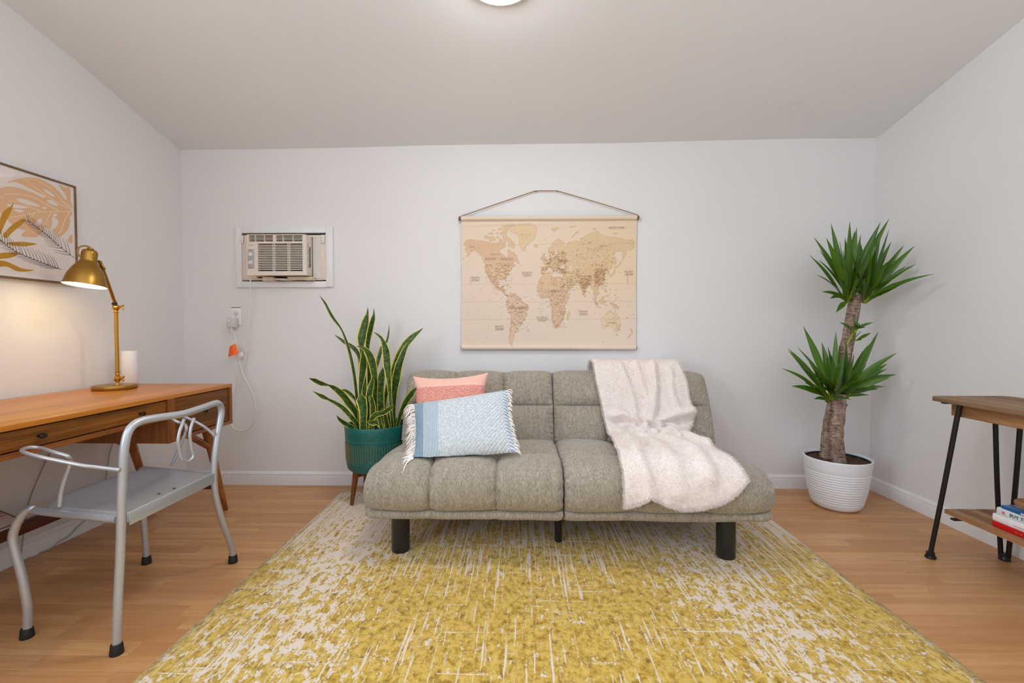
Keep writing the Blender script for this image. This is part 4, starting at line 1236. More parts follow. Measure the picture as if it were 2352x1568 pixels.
for nm, zc, ex in (('top_rod', MZT - 0.013, 0.014), ('bottom_rod', MZB + 0.0135, 0.004)):
    Mk = Matrix.Translation((MX0 - ex, YB - 0.014, zc)) @ Matrix.Rotation(PI / 2, 4, 'Y')
    L_ = MX1 - MX0 + ex * 2
    for e_ in (0.0, L_ - 0.013):
        if ex > 0.01 or e_ > 0: lathe('rod_cap', [(0, -0.001), (0.0125, -0.001), (0.0135, 0), (0.0135, 0.012), (0.0125, 0.013), (0, 0.013)], (0, 0, 0), M['black'], wm, 20, Mk @ Matrix.Translation((0, 0, e_)))
    lathe(nm, [(0, 0), (0.0095, 0), (0.0105, 0.001), (0.0105, L_ - 0.001), (0.0095, L_), (0, L_)], (0, 0, 0), M['black'], wm, 20, Mk)
m = N('jute'); s_ = m.math('SINE', m.math('MULTIPLY', m.xyz(m.pos())[0], 900.0))
M['jute'] = m.out(m.mix(m.ramp(s_, [(0.3, 0), (0.7, 1)]), lin(140, 110, 72), lin(178, 148, 104)), 0.9)
tube('hanging_cord', [(MX0 - 0.006, YB - 0.024, MZT - 0.030), (MX0 - 0.008, YB - 0.030, MZT - 0.012), (MX0 + 0.004, YB - 0.022, MZT + 0.002), (MX0 + 0.25, YB - 0.018, 1.848), (0.082, YB - 0.014, 1.921), (0.10, YB - 0.013, 1.9245), (0.225, YB - 0.013, 1.9245), (0.243, YB - 0.014, 1.920), (MX1 - 0.25, YB - 0.018, 1.846),
                      (MX1 + 0.002, YB - 0.022, MZT + 0.004), (MX1 + 0.010, YB - 0.030, MZT - 0.012), (MX1 + 0.008, YB - 0.024, MZT - 0.032)], 0.0028, M['jute'], wm, 8, 0)
for x_ in (0.095, 0.230):
    lathe('hook_nail', [(0, 0), (0.004, 0), (0.003, 0.002), (0.0012, 0.003), (0.0012, 0.016), (0, 0.016)], (0, 0, 0), M['black'], wm, 10, Matrix.Translation((x_, YB - 0.016, 1.9205)) @ Matrix.Rotation(-PI / 2, 4, 'X'))
M['ink'] = plain('map_ink', lin(142, 114, 90), 0.8, var=0.0)
def mz(zx, zy): return MX0 + (zx - 117) / 1563 * (MX1 - MX0), MZT - (zy - 300) / 1200 * (MZT - MZB)
for body, zx, zy, sz, sp, sh in (('PACIFIC\nOCEAN', 241, 861, 0.0145, 1.25, 0.25), ('ATLANTIC\nOCEAN', 705, 818, 0.0145, 1.25, 0.25), ('ATLANTIC\nOCEAN', 840, 1223, 0.0145, 1.25, 0.25), ('PACIFIC\nOCEAN', 455, 1302, 0.0145, 1.2, 0.25),
                                 ('INDIAN\nOCEAN', 1208, 1168, 0.0145, 1.2, 0.25), ('PACIFIC\nOCEAN', 1612, 812, 0.0145, 1.25, 0.25), ('ARCTIC OCEAN', 1500, 406, 0.0145, 1.15, 0.25), ('NORTH   AMERICA', 456, 681, 0.0165, 1.75, 0), ('EUROPE', 1030, 700, 0.0165, 1.2, 0),
                                 ('ASIA', 1332, 740, 0.0165, 2.6, 0), ('AFRICA', 957, 970, 0.0165, 1.1, 0), ('SOUTH  AMERICA', 622, 1120, 0.0165, 1.15, 0), ('CANADA', 425, 640, 0.0105, 2.4, 0), ('RUSSIA', 1315, 597, 0.0115, 3.0, 0), ('SIBERIA', 1390, 567, 0.009, 1.8, 0), ('GREENLAND', 694, 466, 0.0085, 1.9, 0), ('BRAZIL', 640, 1160, 0.0085, 1.2, 0), ('AUSTRALIA', 1470, 1255, 0.0085, 1.2, 0), ('CHINA', 1330, 830, 0.0085, 1.8, 0), ('UNITED STATES', 215, 570, 0.0085, 1.1, 0)):
    x_, z_ = mz(zx, zy)
    if body == 'UNITED STATES': body = 'ALASKA'
    wd_ = {'PACIFIC\nOCEAN': 0.056, 'ATLANTIC\nOCEAN': 0.071, 'INDIAN\nOCEAN': 0.055, 'ARCTIC OCEAN': 0.101, 'NORTH   AMERICA': 0.177, 'EUROPE': 0.062, 'ASIA': 0.072, 'AFRICA': 0.058, 'SOUTH  AMERICA': 0.121, 'CANADA': 0.060, 'RUSSIA': 0.098, 'SIBERIA': 0.045, 'GREENLAND': 0.069}.get(body)
    text('lettering', body, sz * 1.18, facing_front(x_, YB - 0.0165, z_), M['ink'], wm, shear=sh, spacing=sp, bold=0.0, ext=0.0001, width=wd_)

# ------------------------------------------------------------------ leaf print on the left wall
XP = WL + 0.022
PYA, PYB, PZA, PZB = 1.525, 2.232, 1.252, 1.740
M['frame_wood'] = wood('walnut_frame', lin(92, 66, 40), lin(122, 90, 58), lin(140, 106, 72), 1, 0.45)
art = thing('framed_leaf_print', 'framed print of tan, gold and black leaves on the left wall above the desk', 'picture', (WL, 1.88, 1.25))
w_ = 0.0085
for b_ in ((WL, XP + 0.004, PYA, PYB, PZB - w_, PZB), (WL, XP + 0.004, PYA, PYB, PZA, PZA + w_), (WL, XP + 0.004, PYB - w_, PYB, PZA + w_ + 0.0004, PZB - w_ - 0.0004), (WL, XP + 0.004, PYA, PYA + w_, PZA + w_ + 0.0004, PZB - w_ - 0.0004)):
    box('frame_rail', b_, M['frame_wood'], art, 0.001, 1)
def pz(zx, zy):
    q = at(zx * 200 / 1081, 370 + zy * 200 / 1081, 'x', XP - 0.002); return q.y, q.z
PR = Raster(440, 330, PYA + w_, PYB - w_, PZA + w_, PZB - w_, np.array(lin(228, 222, 220)))
TAN, GOLD, BLK, PAP = lin(222, 180, 140), lin(188, 138, 34), lin(58, 48, 56), lin(226, 216, 208)
inn = (PYA + w_ + 0.022, PYB - w_ - 0.026, PZA + w_ + 0.020, PZB - w_ - 0.018)
PR.fill([(inn[0], inn[2]), (inn[1], inn[2]), (inn[1], inn[3]), (inn[0], inn[3])], PAP)
P_ = lambda pts: [pz(*q) for q in pts]
S_ = lambda pts, n_=5: [tuple(q)[:2] for q in catmull([(a, b, 0) for a, b in P_(pts)], n_)]
def sm(pts): return [tuple(q)[:2] for q in catmull([(a, b, 0) for a, b in P_(pts)], 4, True)]
for k_ in range(9):
    PR.line(S_([(-260 + k_ * 22, 330 - k_ * 42), (-60 + k_ * 12, 210 - k_ * 20), (150 + k_ * 8, 190 - k_ * 4)]), lin(236, 230, 226), 0.004, 0.001)
PR.fill(sm([(80, 270), (180, 228), (290, 208), (430, 202), (560, 250), (650, 300), (760, 405), (878, 500), (880, 600), (700, 600), (560, 510), (440, 400), (330, 320), (200, 262)]), TAN)
PR.fill(sm([(725, 300), (800, 320), (872, 345), (876, 500), (850, 490), (800, 420)]), TAN)
PR.fill(sm([(-260, 640), (-160, 440), (-40, 350), (90, 316), (210, 326), (400, 385), (560, 430), (720, 540), (885, 610), (880, 720), (840, 850), (740, 945), (690, 905), (640, 850), (540, 810), (440, 800), (330, 850), (240, 840), (120, 760), (0, 640), (-120, 600)]), TAN)
PR.fill(sm([(265, 925), (330, 850), (450, 780), (540, 720), (560, 820), (480, 930), (380, 945)]), TAN)
PR.fill(sm([(840, 975), (895, 905), (900, 1010), (860, 1010)]), TAN)
for hole in ([(370, 335), (450, 380), (575, 440), (540, 450), (450, 410), (400, 375)], [(535, 345), (600, 370), (680, 430), (640, 435), (570, 385)], [(590, 485), (650, 485), (725, 550), (670, 548), (605, 515)], [(200, 470), (330, 480), (495, 555), (420, 555), (290, 520)], [(85, 545), (180, 535), (345, 570), (280, 585), (150, 575)],
             [(165, 605), (240, 600), (300, 625), (240, 632)], [(655, 655), (710, 660), (690, 690), (660, 685)], [(645, 700), (700, 712), (725, 760), (690, 825), (630, 845), (650, 770)], [(430, 790), (470, 730), (520, 710), (515, 770), (470, 800)], [(525, 570), (575, 575), (570, 590), (530, 588)], [(730, 310), (800, 400), (830, 470), (800, 465), (740, 380)], [(865, 690), (885, 680), (885, 750), (868, 740)], [(60, 760), (110, 760), (145, 800), (100, 830), (50, 810)]):
    PR.fill(sm(hole), PAP)
VEIN = lin(240, 214, 188)
for ln_, w0 in (([(880, 628), (700, 625), (500, 630), (300, 668), (120, 700)], 0.0016), ([(880, 595), (760, 540), (600, 440), (430, 320), (280, 205)], 0.0016), ([(880, 560), (760, 480), (640, 350), (480, 250), (370, 205)], 0.0015), ([(880, 580), (750, 490)], 0.0014), ([(720, 610), (560, 530), (420, 450), (200, 405), (60, 412)], 0.0016), ([(500, 625), (380, 570), (250, 510), (110, 495)], 0.0013),
               ([(630, 635), (590, 720), (530, 805)], 0.0016), ([(860, 635), (800, 740), (760, 860), (700, 925)], 0.0018), ([(430, 645), (360, 720)], 0.0014), ([(0, 440), (60, 470)], 0.001)):
    PR.line(S_(ln_), VEIN, w0, w0 * 0.6)
for g_ in ([(0, 910), (5, 700), (60, 610), (130, 560), (168, 520), (140, 620), (80, 740), (30, 850)], [(40, 910), (150, 790), (250, 730), (322, 712), (280, 780), (170, 870), (80, 955)], [(90, 1010), (250, 1000), (380, 1012), (460, 1028), (330, 1055), (180, 1050), (100, 1030)],
           [(-60, 1150), (120, 1132), (230, 1136), (150, 1195), (-60, 1212)], [(-40, 1232), (80, 1245), (180, 1290), (290, 1335), (425, 1350), (330, 1370), (210, 1365), (90, 1310), (-40, 1306)], [(-220, 800), (-120, 720), (-40, 700), (-90, 800), (-180, 900)]):
    PR.fill(sm(g_), GOLD)
def frond(spine, n_, L0, L1, up, dn):
    pts = [Vector((*q, 0)) for q in spine]; pts = catmull(pts, 14)
    PR.line([pz(q.x, q.y) for q in pts], BLK, 0.0013)
    for k_ in range(n_):
        i_ = int((k_ + 0.5) / n_ * (len(pts) - 2)); p_ = pts[i_]; t_ = (pts[i_ + 1] - pts[i_]).normalized()
        L_ = (L0 + (L1 - L0) * k_ / n_) * random.uniform(0.85, 1.1)
        for sgn, ang in ((1, up), (-1, dn)):
            d0 = Matrix.Rotation(sgn * ang, 3, 'Z') @ (-t_)
            d1 = Matrix.Rotation(sgn * ang * 0.55, 3, 'Z') @ (-t_)
            PR.line([pz(*tuple(q)[:2]) for q in (p_, p_ + d0 * L_ * 0.35 + d1 * L_ * 0.12, p_ + d0 * L_ * 0.55 + d1 * L_ * 0.45)], BLK, 0.0015, 0.0006)
frond([(345, 735), (470, 830), (600, 930), (720, 1040), (920, 1200)], 17, 95, 190, 0.75, 0.62)
frond([(-90, 930), (20, 990), (180, 1110), (400, 1210), (600, 1285), (760, 1345)], 24, 130, 200, 0.95, 0.42)
vts = np.stack([np.full(PR.X.shape, XP - 0.002), PR.X, PR.Y], -1).reshape(-1, 3)
mesh('print', vts, grid_faces(PR.w, PR.h), col_attr('art_print', 0.7), art, col=np.clip(PR.a.reshape(-1, 3), 0, 1))
# ------------------------------------------------------------------ ceiling lamp
cy_ = 1.818; cx_l = -0.085; cz_ = ceil_z(cx_l, cy_)
lamp_c = thing('ceiling_light', 'round white flush ceiling light glowing at the top of the room', 'ceiling light', (cx_l, cy_, cz_))
tilt = math.atan(-0.205)
Mk = Matrix.Translation((cx_l, cy_, cz_ - 0.004)) @ Matrix.Rotation(tilt, 4, 'X')
lathe('base_ring', [(0.0, 0.0), (0.158, 0.0), (0.160, -0.003), (0.160, -0.036), (0.156, -0.039), (0.150, -0.036), (0.0, -0.030)], (0, 0, 0), M['trim'], lamp_c, 64, Mk)
m = N('lit_diffuser')
M['diffuser'] = m.out((0.9, 0.9, 0.9), 0.4, Emission_Color=(1.0, 0.97, 0.97), Emission_Strength=55.0)
lathe('glass_dome', [(0.154, -0.035), (0.1545, -0.039), (0.145, -0.050), (0.125, -0.060), (0.095, -0.069), (0.06, -0.0745), (0.02, -0.077), (0, -0.077)], (0, 0, 0), M['diffuser'], lamp_c, 64, Mk)

# ------------------------------------------------------------------ desk
D, MID, LT = lin(84, 42, 14), lin(140, 78, 28), lin(176, 110, 50)
M['desk_y'] = wood('acorn_wood_lengthwise', D, MID, LT, 1, 0.28, 0.8, coat=0.25)
M['desk_top'] = wood('acorn_wood_top', lin(166, 98, 30), lin(194, 122, 42), lin(214, 146, 60), 1, 0.30, 0.7, coat=0.0, spec=0.25)
M['desk_x'] = wood('acorn_wood_crosswise', D, MID, LT, 0, 0.28, 0.8, coat=0.25)
M['desk_z'] = wood('acorn_wood_upright', D, MID, LT, 2, 0.3, 0.8, coat=0.25)
M['drawer'] = wood('acorn_wood_drawer', lin(64, 34, 8), lin(112, 66, 18), lin(150, 94, 34), 1, 0.34, 0.9, coat=0.05, contrast=1.2, spec=0.3)
M['stretcher_wood'] = wood('dark_brown_wood', lin(44, 18, 8), lin(74, 34, 16), lin(98, 50, 26), 1, 0.35, 0.8)  # crossbars and stretcher, darker brown than the rest of the desk
M['bronze'] = plain('dark_bronze', lin(62, 54, 48), 0.35, 0.85)
desk = thing('writing_desk', 'mid century brown wooden desk with drawers along the left wall', 'desk', (-1.89, 1.66, 0))
DX0, DX1, DY0, DY1, DT = -2.205, -1.588, 0.86, 2.462, 0.734
box('desktop', (DX0, DX1, DY0, DY1, DT - 0.018, DT), M['desk_top'], desk, 0.0012)
ZP, ZC = 0.516, 0.627
for nm, b_, mt in (('side_panel', (DX0, DX1, DY1 - 0.021, DY1 - 0.0005, ZP, DT - 0.0185), M['desk_z']), ('side_panel', (DX0, DX1, DY0 + 0.0005, DY0 + 0.021, ZP, DT - 0.0185), M['desk_z']),
                   ('inner_panel', (DX0, DX1, 2.008, 2.050, ZP, DT - 0.0185), M['desk_z']), ('inner_panel', (DX0, DX1, 1.275, 1.317, ZP, DT - 0.0185), M['desk_z']),
                   ('bottom_panel', (DX0, DX1, 2.0505, DY1 - 0.0215, ZP, ZP + 0.018), M['desk_y']), ('bottom_panel', (DX0, DX1, DY0 + 0.0215, 1.2745, ZP, ZP + 0.018), M['desk_y']),
                   ('bottom_panel', (DX0, DX1, 1.3175, 2.0075, ZC, ZC + 0.018), M['desk_y']), ('back_panel', (DX0, DX0 + 0.012, 2.051, DY1 - 0.022, ZP + 0.0185, DT - 0.019), M['desk_y']),
                   ('back_panel', (DX0, DX0 + 0.012, 1.318, 2.007, ZC + 0.0185, DT - 0.019), M['desk_y'])):
    box(nm, b_, mt, desk, 0.001, 1)
def drawer(y0, y1, z0, z1, knobs):
    d = box('drawer', (DX1 - 0.024, DX1 - 0.007, y0 + 0.003, y1 - 0.003, z0 + 0.003, z1 - 0.0045), M['drawer'], desk, 0.001, 1)
    vv = MB()
    vv.add(*box_vf(DX1 - 0.30, DX1 - 0.0245, y0 + 0.012, y1 - 0.012, z0 + 0.006, z1 - 0.012))
    vv.build('drawer_box', M['dark'], d, smooth=False)
    for yk in knobs:
        Mk = Matrix.Translation((DX1 - 0.007, yk, (z0 + z1) / 2 - 0.001)) @ Matrix.Rotation(PI / 2, 4, 'Y')
        v_, f_ = lathe_vf([(0.0, 0), (0.0045, 0), (0.004, 0.008), (0.006, 0.011), (0.0085, 0.014), (0.009, 0.017), (0.0075, 0.0205), (0, 0.0225)], segs=24, M=Mk)
        v_ = [Vector((q.x, yk + (q.y - yk) * 1.35, q.z)) for q in v_]
        mesh('knob', v_, f_, M['bronze'], d, sharp=50)
drawer(1.317, 2.008, ZC + 0.018, DT - 0.018, (1.464, 1.864))
drawer(2.050, DY1 - 0.021, ZP + 0.018, DT - 0.018, (2.245,))
drawer(DY0 + 0.021, 1.275, ZP + 0.018, DT - 0.018, (1.07,))
# splayed legs, braces and the low stretchers
def tapered(name, a, b, r0, r1, mt, parent, seg=20):
    return tube(name, [Vector(a) + (Vector(b) - Vector(a)) * t for t in (0, 0.3, 0.7, 1)], [r0, r0 + (r1 - r0) * 0.3, r0 + (r1 - r0) * 0.7, r1], mt, parent, seg)
for sy in (1, -1):
    yb = DY1 - 0.095 if sy > 0 else DY0 + 0.095
    for xt, xb in ((-1.672, -1.690), (-2.10, -2.10)):
        ft = (xb, yb + sy * 0.160, 0.0)
        if xt > -1.8: ft = (-1.690, yb + sy * 0.178, 0.0)
        tapered('leg', (xt, yb, ZP), ft, 0.0235, 0.0125, M['desk_z'], desk)
        tapered('brace', (xt, yb - sy * 0.155, ZP + 0.002), (xt - 0.004, yb + sy * 0.025, ZP - 0.112), 0.017, 0.016, M['desk_y'], desk)
    ys_ = yb + sy * 0.118
    box('crossbar', (-2.10, -1.69, ys_ - 0.011, ys_ + 0.011, 0.143, 0.188), M['stretcher_wood'], desk, 0.002)
box('stretcher', (-2.112, -2.088, DY0 - 0.01, DY1 + 0.01, 0.172, 0.224), M['stretcher_wood'], desk, 0.002)

# ------------------------------------------------------------------ brass desk lamp
def brass(name, rough, c1, c2):
    m = N(name)
    c = m.mix(m.noise(m.scale(m.pos(), (8, 8, 300)), 1.0, 2), c1, c2)
    return m.out(c, rough, 1.0, Anisotropic=0.4)
M['brass'] = brass('brushed_antique_brass', 0.33, lin(150, 112, 48), lin(178, 138, 70))
M['brass_p'] = brass('polished_brass', 0.2, lin(196, 140, 50), lin(212, 158, 66))
M['shade_in'] = plain('white_enamel', (0.9, 0.88, 0.84), 0.5, var=0.0)
LX, LY = -2.025, 2.222
lamp = thing('desk_lamp', 'antique brass desk lamp with a lit dome shade on the wooden desk', 'lamp', (LX, LY, DT))
lathe('base', [(0, DT), (0.087, DT), (0.0885, DT + 0.002), (0.0885, DT + 0.019), (0.0865, DT + 0.0215), (0.0, DT + 0.0215)], (LX, LY, 0), M['brass'], lamp, 72)
sx_, sy_ = at(270, 868, 'y', LY).x, LY
jz0, jz1 = 0.789, 1.148
lathe('stem', [(0.0, DT + 0.021), (0.0125, DT + 0.021), (0.011, DT + 0.024), (0.0075, DT + 0.028), (0.0065, DT + 0.034), (0.008, DT + 0.038), (0.0135, DT + 0.045), (0.0145, DT + 0.054), (0.0135, DT + 0.062), (0.008, DT + 0.067), (0.0085, DT + 0.072), (0.0105, DT + 0.074), (0.0085, DT + 0.077), (0.0088, DT + 0.082), (0.0135, DT + 0.084), (0.0135, DT + 0.086), (0.0088, DT + 0.088),
                (0.0084, 0.95), (0.0084, 1.112), (0.0125, 1.114), (0.0125, 1.1165), (0.0088, 1.118), (0.0075, 1.128), (0.0, 1.128)], (sx_, sy_, 0), M['brass_p'], lamp, 28)
def wing_nut(c, parent):
    c = Vector(c)
    w_ = MB()
    w_.add(*tube_vf([c, c + Vector((0.010, -0.002, 0)), c + Vector((0.024, -0.004, 0))], [0.0048, 0.0055, 0.0055], 12))
    for s_ in (1, -1):
        w_.add(*tube_vf([c + Vector((0.022, -0.004, s_ * 0.001)), c + Vector((0.026, -0.004, s_ * 0.008)), c + Vector((0.028, -0.005, s_ * 0.0145))], [0.0045, 0.005, 0.002], 10))
    w_.build('wing_nut', M['brass_p'], parent)
wing_nut((sx_ + 0.008, sy_, DT + 0.054), lamp)
jt = Vector((sx_ + 0.0, sy_, 1.140))
lathe('joint', [(0, -0.0155), (0.008, -0.0145), (0.0135, -0.009), (0.0155, 0), (0.0135, 0.009), (0.008, 0.0145), (0, 0.0155)], tuple(jt), M['brass_p'], lamp, 24)
wing_nut(jt + Vector((0.012, 0, 0.002)), lamp)
# shade axis
SC = Vector((-2.000, 2.052, 1.232))           # centre of the rim
AX = Vector((0.05, 0.13, 1)).normalized()
xa_ = (Vector((0.72, 0.69, 0)) - AX * AX.dot(Vector((0.72, 0.69, 0)))).normalized()
q_ = Matrix((xa_, AX.cross(xa_), AX)).transposed().to_4x4()
Mk = Matrix.Translation(SC) @ q_
hinge = SC + q_.to_3x3() @ Vector((0.036, 0.018, 0.122))
tube('arm', [jt + Vector((0, 0, 0.008)), jt.lerp(hinge, 0.35) + Vector((0.004, 0, 0)), hinge + Vector((0.004, 0.004, -0.008)), hinge], 0.0072, M['brass'], lamp, 16, 6)
v_, f_ = lathe_vf([(0.0085, 0), (0.0115, 0.001), (0.0115, 0.007), (0.0085, 0.008)], segs=20, M=Matrix.Translation(jt + (hinge - jt).normalized() * 0.018) @ (hinge - jt).to_track_quat('Z', 'Y').to_matrix().to_4x4())
mesh('collar', v_, f_, M['black'], lamp)
outer = [(0.0785, 0.0), (0.0782, 0.003), (0.0762, 0.012), (0.0722, 0.030), (0.0660, 0.052), (0.0565, 0.074), (0.0455, 0.092), (0.0360, 0.106), (0.0310, 0.113), (0.0295, 0.119), (0.0295, 0.150), (0.0285, 0.158), (0.0255, 0.164), (0.020, 0.1675), (0.0, 0.169)]
inner = [(0.0265, 0.150), (0.0265, 0.118), (0.0330, 0.105), (0.0430, 0.091), (0.0545, 0.072), (0.0640, 0.051), (0.0704, 0.030), (0.0748, 0.010), (0.0768, 0.001), (0.0785, 0.0)]
sh = lathe('shade', outer, (0, 0, 0), M['brass'], lamp, 72, Mk, sharp=60)
lathe('shade_lining', inner, (0, 0, 0), M['shade_in'], sh, 72, Mk, sharp=60)
m = N('lit_bulb')
M['bulb'] = m.out((1, 1, 1), 0.3, Emission_Color=(1.0, 0.74, 0.38), Emission_Strength=25.0)
lathe('bulb', [(0, 0.012), (0.014, 0.015), (0.025, 0.026), (0.0295, 0.042), (0.027, 0.058), (0.018, 0.076), (0.013, 0.090), (0.013, 0.120), (0, 0.120)], (0, 0, 0), M['bulb'], lamp, 32, Mk)
bl = bpy.data.lights.new('bulb_light', 'POINT'); bl.energy = 1.05; bl.color = (1.0, 0.75, 0.34); bl.shadow_soft_size = 0.03
blo = bpy.data.objects.new('bulb_light', bl); C.objects.link(blo); blo.parent = lamp
blo.location = (Mk @ Vector((0, 0, 0.008))) - wloc(lamp)
R3 = q_.to_3x3()
cap_ = lathe('cap', [(0.0, 0.166), (0.010, 0.167), (0.0125, 0.171), (0.0115, 0.176), (0.006, 0.179), (0, 0.179)], (0, 0, 0), M['brass'], lamp, 24, Mk)
loop = [Mk @ Vector(p_) for p_ in ((0.002, 0, 0.178), (-0.012, 0, 0.183), (-0.028, 0, 0.180), (-0.039, 0, 0.168), (-0.041, 0, 0.150), (-0.036, 0, 0.136), (-0.0305, 0, 0.128))]
tube('handle_loop', loop, 0.0034, M['brass'], cap_, 10, 5)
v_, f_ = box_vf(-0.004, 0.004, -0.006, 0.006, -0.022, 0.022, 0.002)
Mh = Matrix.Translation(hinge + R3 @ Vector((0.012, 0.002, -0.012))) @ q_ @ Matrix.Rotation(-0.62, 4, 'Y')
mesh('hinge_lever', [Mh @ Vector(p_) for p_ in v_], f_, M['brass'], lamp)

# white cylinder behind the lamp
CXc, CYc = -2.150, 2.405
cc_ = at(297, 800, 'y', CYc)
cand = thing('white_cylinder', 'glossy white upright cylinder standing on the desk behind the brass lamp', 'cylinder', (cc_.x, CYc, DT))
m = N('glossy_white'); M['gwhite'] = m.out((0.86, 0.85, 0.85), 0.12, Coat_Weight=0.5)
zt = at(297, 805, 'y', CYc).z
lathe('body', [(0, DT), (0.034, DT), (0.036, DT + 0.003), (0.036, zt - 0.004), (0.0345, zt - 0.001), (0.030, zt), (0, zt)], (cc_.x, CYc, 0), M['gwhite'], cand, 48)
lathe('highlight_disc', [(0, 0), (0.002, 0), (0.002, 0.001), (0, 0.0012)], (0, 0, 0), M['plate'], cand, 12, Matrix.Translation((cc_.x + 0.010, CYc - 0.0346, DT + 0.020)) @ Matrix.Rotation(PI / 2, 4, 'X'))  # small pale disc standing in for a highlight on the cylinder

# pouch with red stripes lying on the low stretcher
m = N('striped_pouch'); u1, v1, _ = m.xyz(m.uv())
stv = m.math('ADD', v1, m.math('MULTIPLY', u1, 0.15))
r1 = m.math('LESS_THAN', m.math('ABSOLUTE', m.math('SUBTRACT', stv, 0.62)), 0.025); r2 = m.math('LESS_THAN', m.math('ABSOLUTE', m.math('SUBTRACT', stv, 0.76)), 0.025); r3 = m.math('LESS_THAN', m.math('ABSOLUTE', m.math('SUBTRACT', stv, 0.90)), 0.02)
M['pouch'] = m.out(m.mix(m.math('MAXIMUM', m.math('MAXIMUM', r1, r2), r3), lin(224, 214, 208), lin(220, 96, 82)), 0.7)
pv, puv, pf = pillow_surface(0.30, 0.15, 0.035, 40, 26, 0.02, None, 3)
pmx = frame_mat((-2.125, 1.675, 0.262), (0, 1, 0.0), (-0.72, 0, 0.30))
pou = thing('striped_pouch', 'white soft pouch with red stripes lying on the low stretcher under the desk', 'pouch', (-2.11, 1.675, 0.222))
mesh('pouch_body', [pmx @ Vector(q) for q in pv], pf, M['pouch'], pou, uv=puv, sharp=80)
tube('zip_edge', [pmx @ Vector(q) for q in ((-0.13, -0.010, -0.073), (0.0, -0.014, -0.074), (0.13, -0.010, -0.073), (0.148, -0.004, -0.060), (0.149, -0.004, 0.0), (0.146, -0.004, 0.055), (0.132, -0.008, 0.066))], 0.0025, M['ink_grey'], pou, 6, 5)

# thin brown line on the wall and grey cord below the desk
M['lineb'] = plain('brown_line', lin(172, 152, 134), 0.6)
M['cordg'] = plain('grey_cord', lin(190, 182, 176), 0.55)
o = tube('brown_wall_line', [(WL + 0.012, 2.19, 0.70), (WL + 0.010, 2.13, 0.52), (WL + 0.010, 2.06, 0.40), (WL + 0.012, 1.99, 0.255), (WL + 0.016, 1.96, 0.12), (WL + 0.022, 1.94, 0.02)], 0.0024, M['lineb'], None, 8, 6, loc=(WL + 0.012, 2.1, 0.3))
tag(o, 'thin brown line running straight down the wall under the desk', 'cord', None)
o = tube('extension_cord', [at(262, 1000, 'x', WL + 0.012), at(262, 1008, 'x', WL + 0.012), at(252, 1040, 'x', WL + 0.012), at(248, 1066, 'x', WL + 0.012), at(240, 1110, 'x', WL + 0.012), at(222, 1150, 'x', WL + 0.016), at(203, 1178, 'x', WL + 0.022), at(196, 1194, 'x', WL + 0.022), at(176, 1212, 'x', WL + 0.020), at(160, 1230, 'x', WL + 0.020),
                                  at(138, 1242, 'x', WL + 0.020), at(124, 1253, 'z', 0.004), at(110, 1262, 'z', 0.004), at(80, 1272, 'z', 0.004), at(52, 1287, 'z', 0.004), at(27, 1295, 'z', 0.004), at(5, 1302, 'z', 0.004), at(-60, 1335, 'z', 0.004)], 0.0035, M['cordg'], None, 8, 6, loc=(WL + 0.03, 2.0, 0.01))
tag(o, 'thin grey cord hanging from the desk and trailing along the left baseboard', 'cord', None)

# ------------------------------------------------------------------ silver armchair
m = N('silver_paint')
M['silver'] = m.out(m.mix(m.noise(m.pos(), 700, 2), (0.46, 0.485, 0.52), (0.58, 0.605, 0.64)), 0.36, 0.55)
M['rubber'] = plain('black_rubber', (0.010, 0.010, 0.010), 0.6)
chair = thing('metal_armchair', 'silver tubular metal armchair with curved legs pulled up to the wooden desk', 'chair', (-1.47, 1.67, 0))
TR = 0.0125
SZ = 0.440
back = [(-1.286, 1.396, 0.012), (-1.283, 1.400, 0.15), (-1.278, 1.408, 0.32), (-1.275, 1.412, 0.45), (-1.272, 1.417, 0.58), (-1.270, 1.424, 0.66), (-1.268, 1.442, 0.708), (-1.262, 1.478, 0.727), (-1.245, 1.54, 0.728), (-1.232, 1.62, 0.724), (-1.238, 1.72, 0.726), (-1.254, 1.82, 0.728), (-1.263, 1.862, 0.724),
        (-1.266, 1.885, 0.704), (-1.266, 1.887, 0.672), (-1.267, 1.868, 0.60), (-1.268, 1.846, 0.51), (-1.269, 1.840, 0.43), (-1.270, 1.850, 0.34), (-1.272, 1.885, 0.23), (-1.274, 1.932, 0.125), (-1.276, 1.960, 0.06), (-1.276, 1.965, 0.012)]
tube('back_frame', back, TR, M['silver'], chair, 16, 6)
# front legs that turn into the side rails of the seat
fn = [at(62, 1456, 'y', 1.466), at(64, 1420, 'y', 1.464), at(62, 1386, 'y', 1.460), at(50, 1322, 'y', 1.458), at(35, 1268, 'y', 1.456), at(29, 1235, 'y', 1.456), at(38, 1204, 'y', 1.460), at(54, 1180, 'y', 1.466), at(70, 1168, 'y', 1.470)]
fn[0].z = 0.012
rail_n = [(-1.625, 1.472, SZ - 0.012), (-1.58, 1.464, SZ - 0.014), (-1.45, 1.440, SZ - 0.015), (-1.29, 1.414, SZ - 0.016)]
tube('leg', fn + rail_n, TR, M['silver'], chair, 16, 6)
ff_ = [(-1.651, 1.948, 0.012), (-1.651, 1.944, 0.10), (-1.654, 1.940, 0.20), (-1.662, 1.938, 0.28), (-1.668, 1.935, 0.35), (-1.662, 1.93, 0.40), (-1.640, 1.925, 0.424)]
rail_f = [(-1.60, 1.918, SZ - 0.013), (-1.45, 1.886, SZ - 0.015), (-1.282, 1.846, SZ - 0.016)]
tube('leg', ff_ + rail_f, TR, M['silver'], chair, 16, 6)
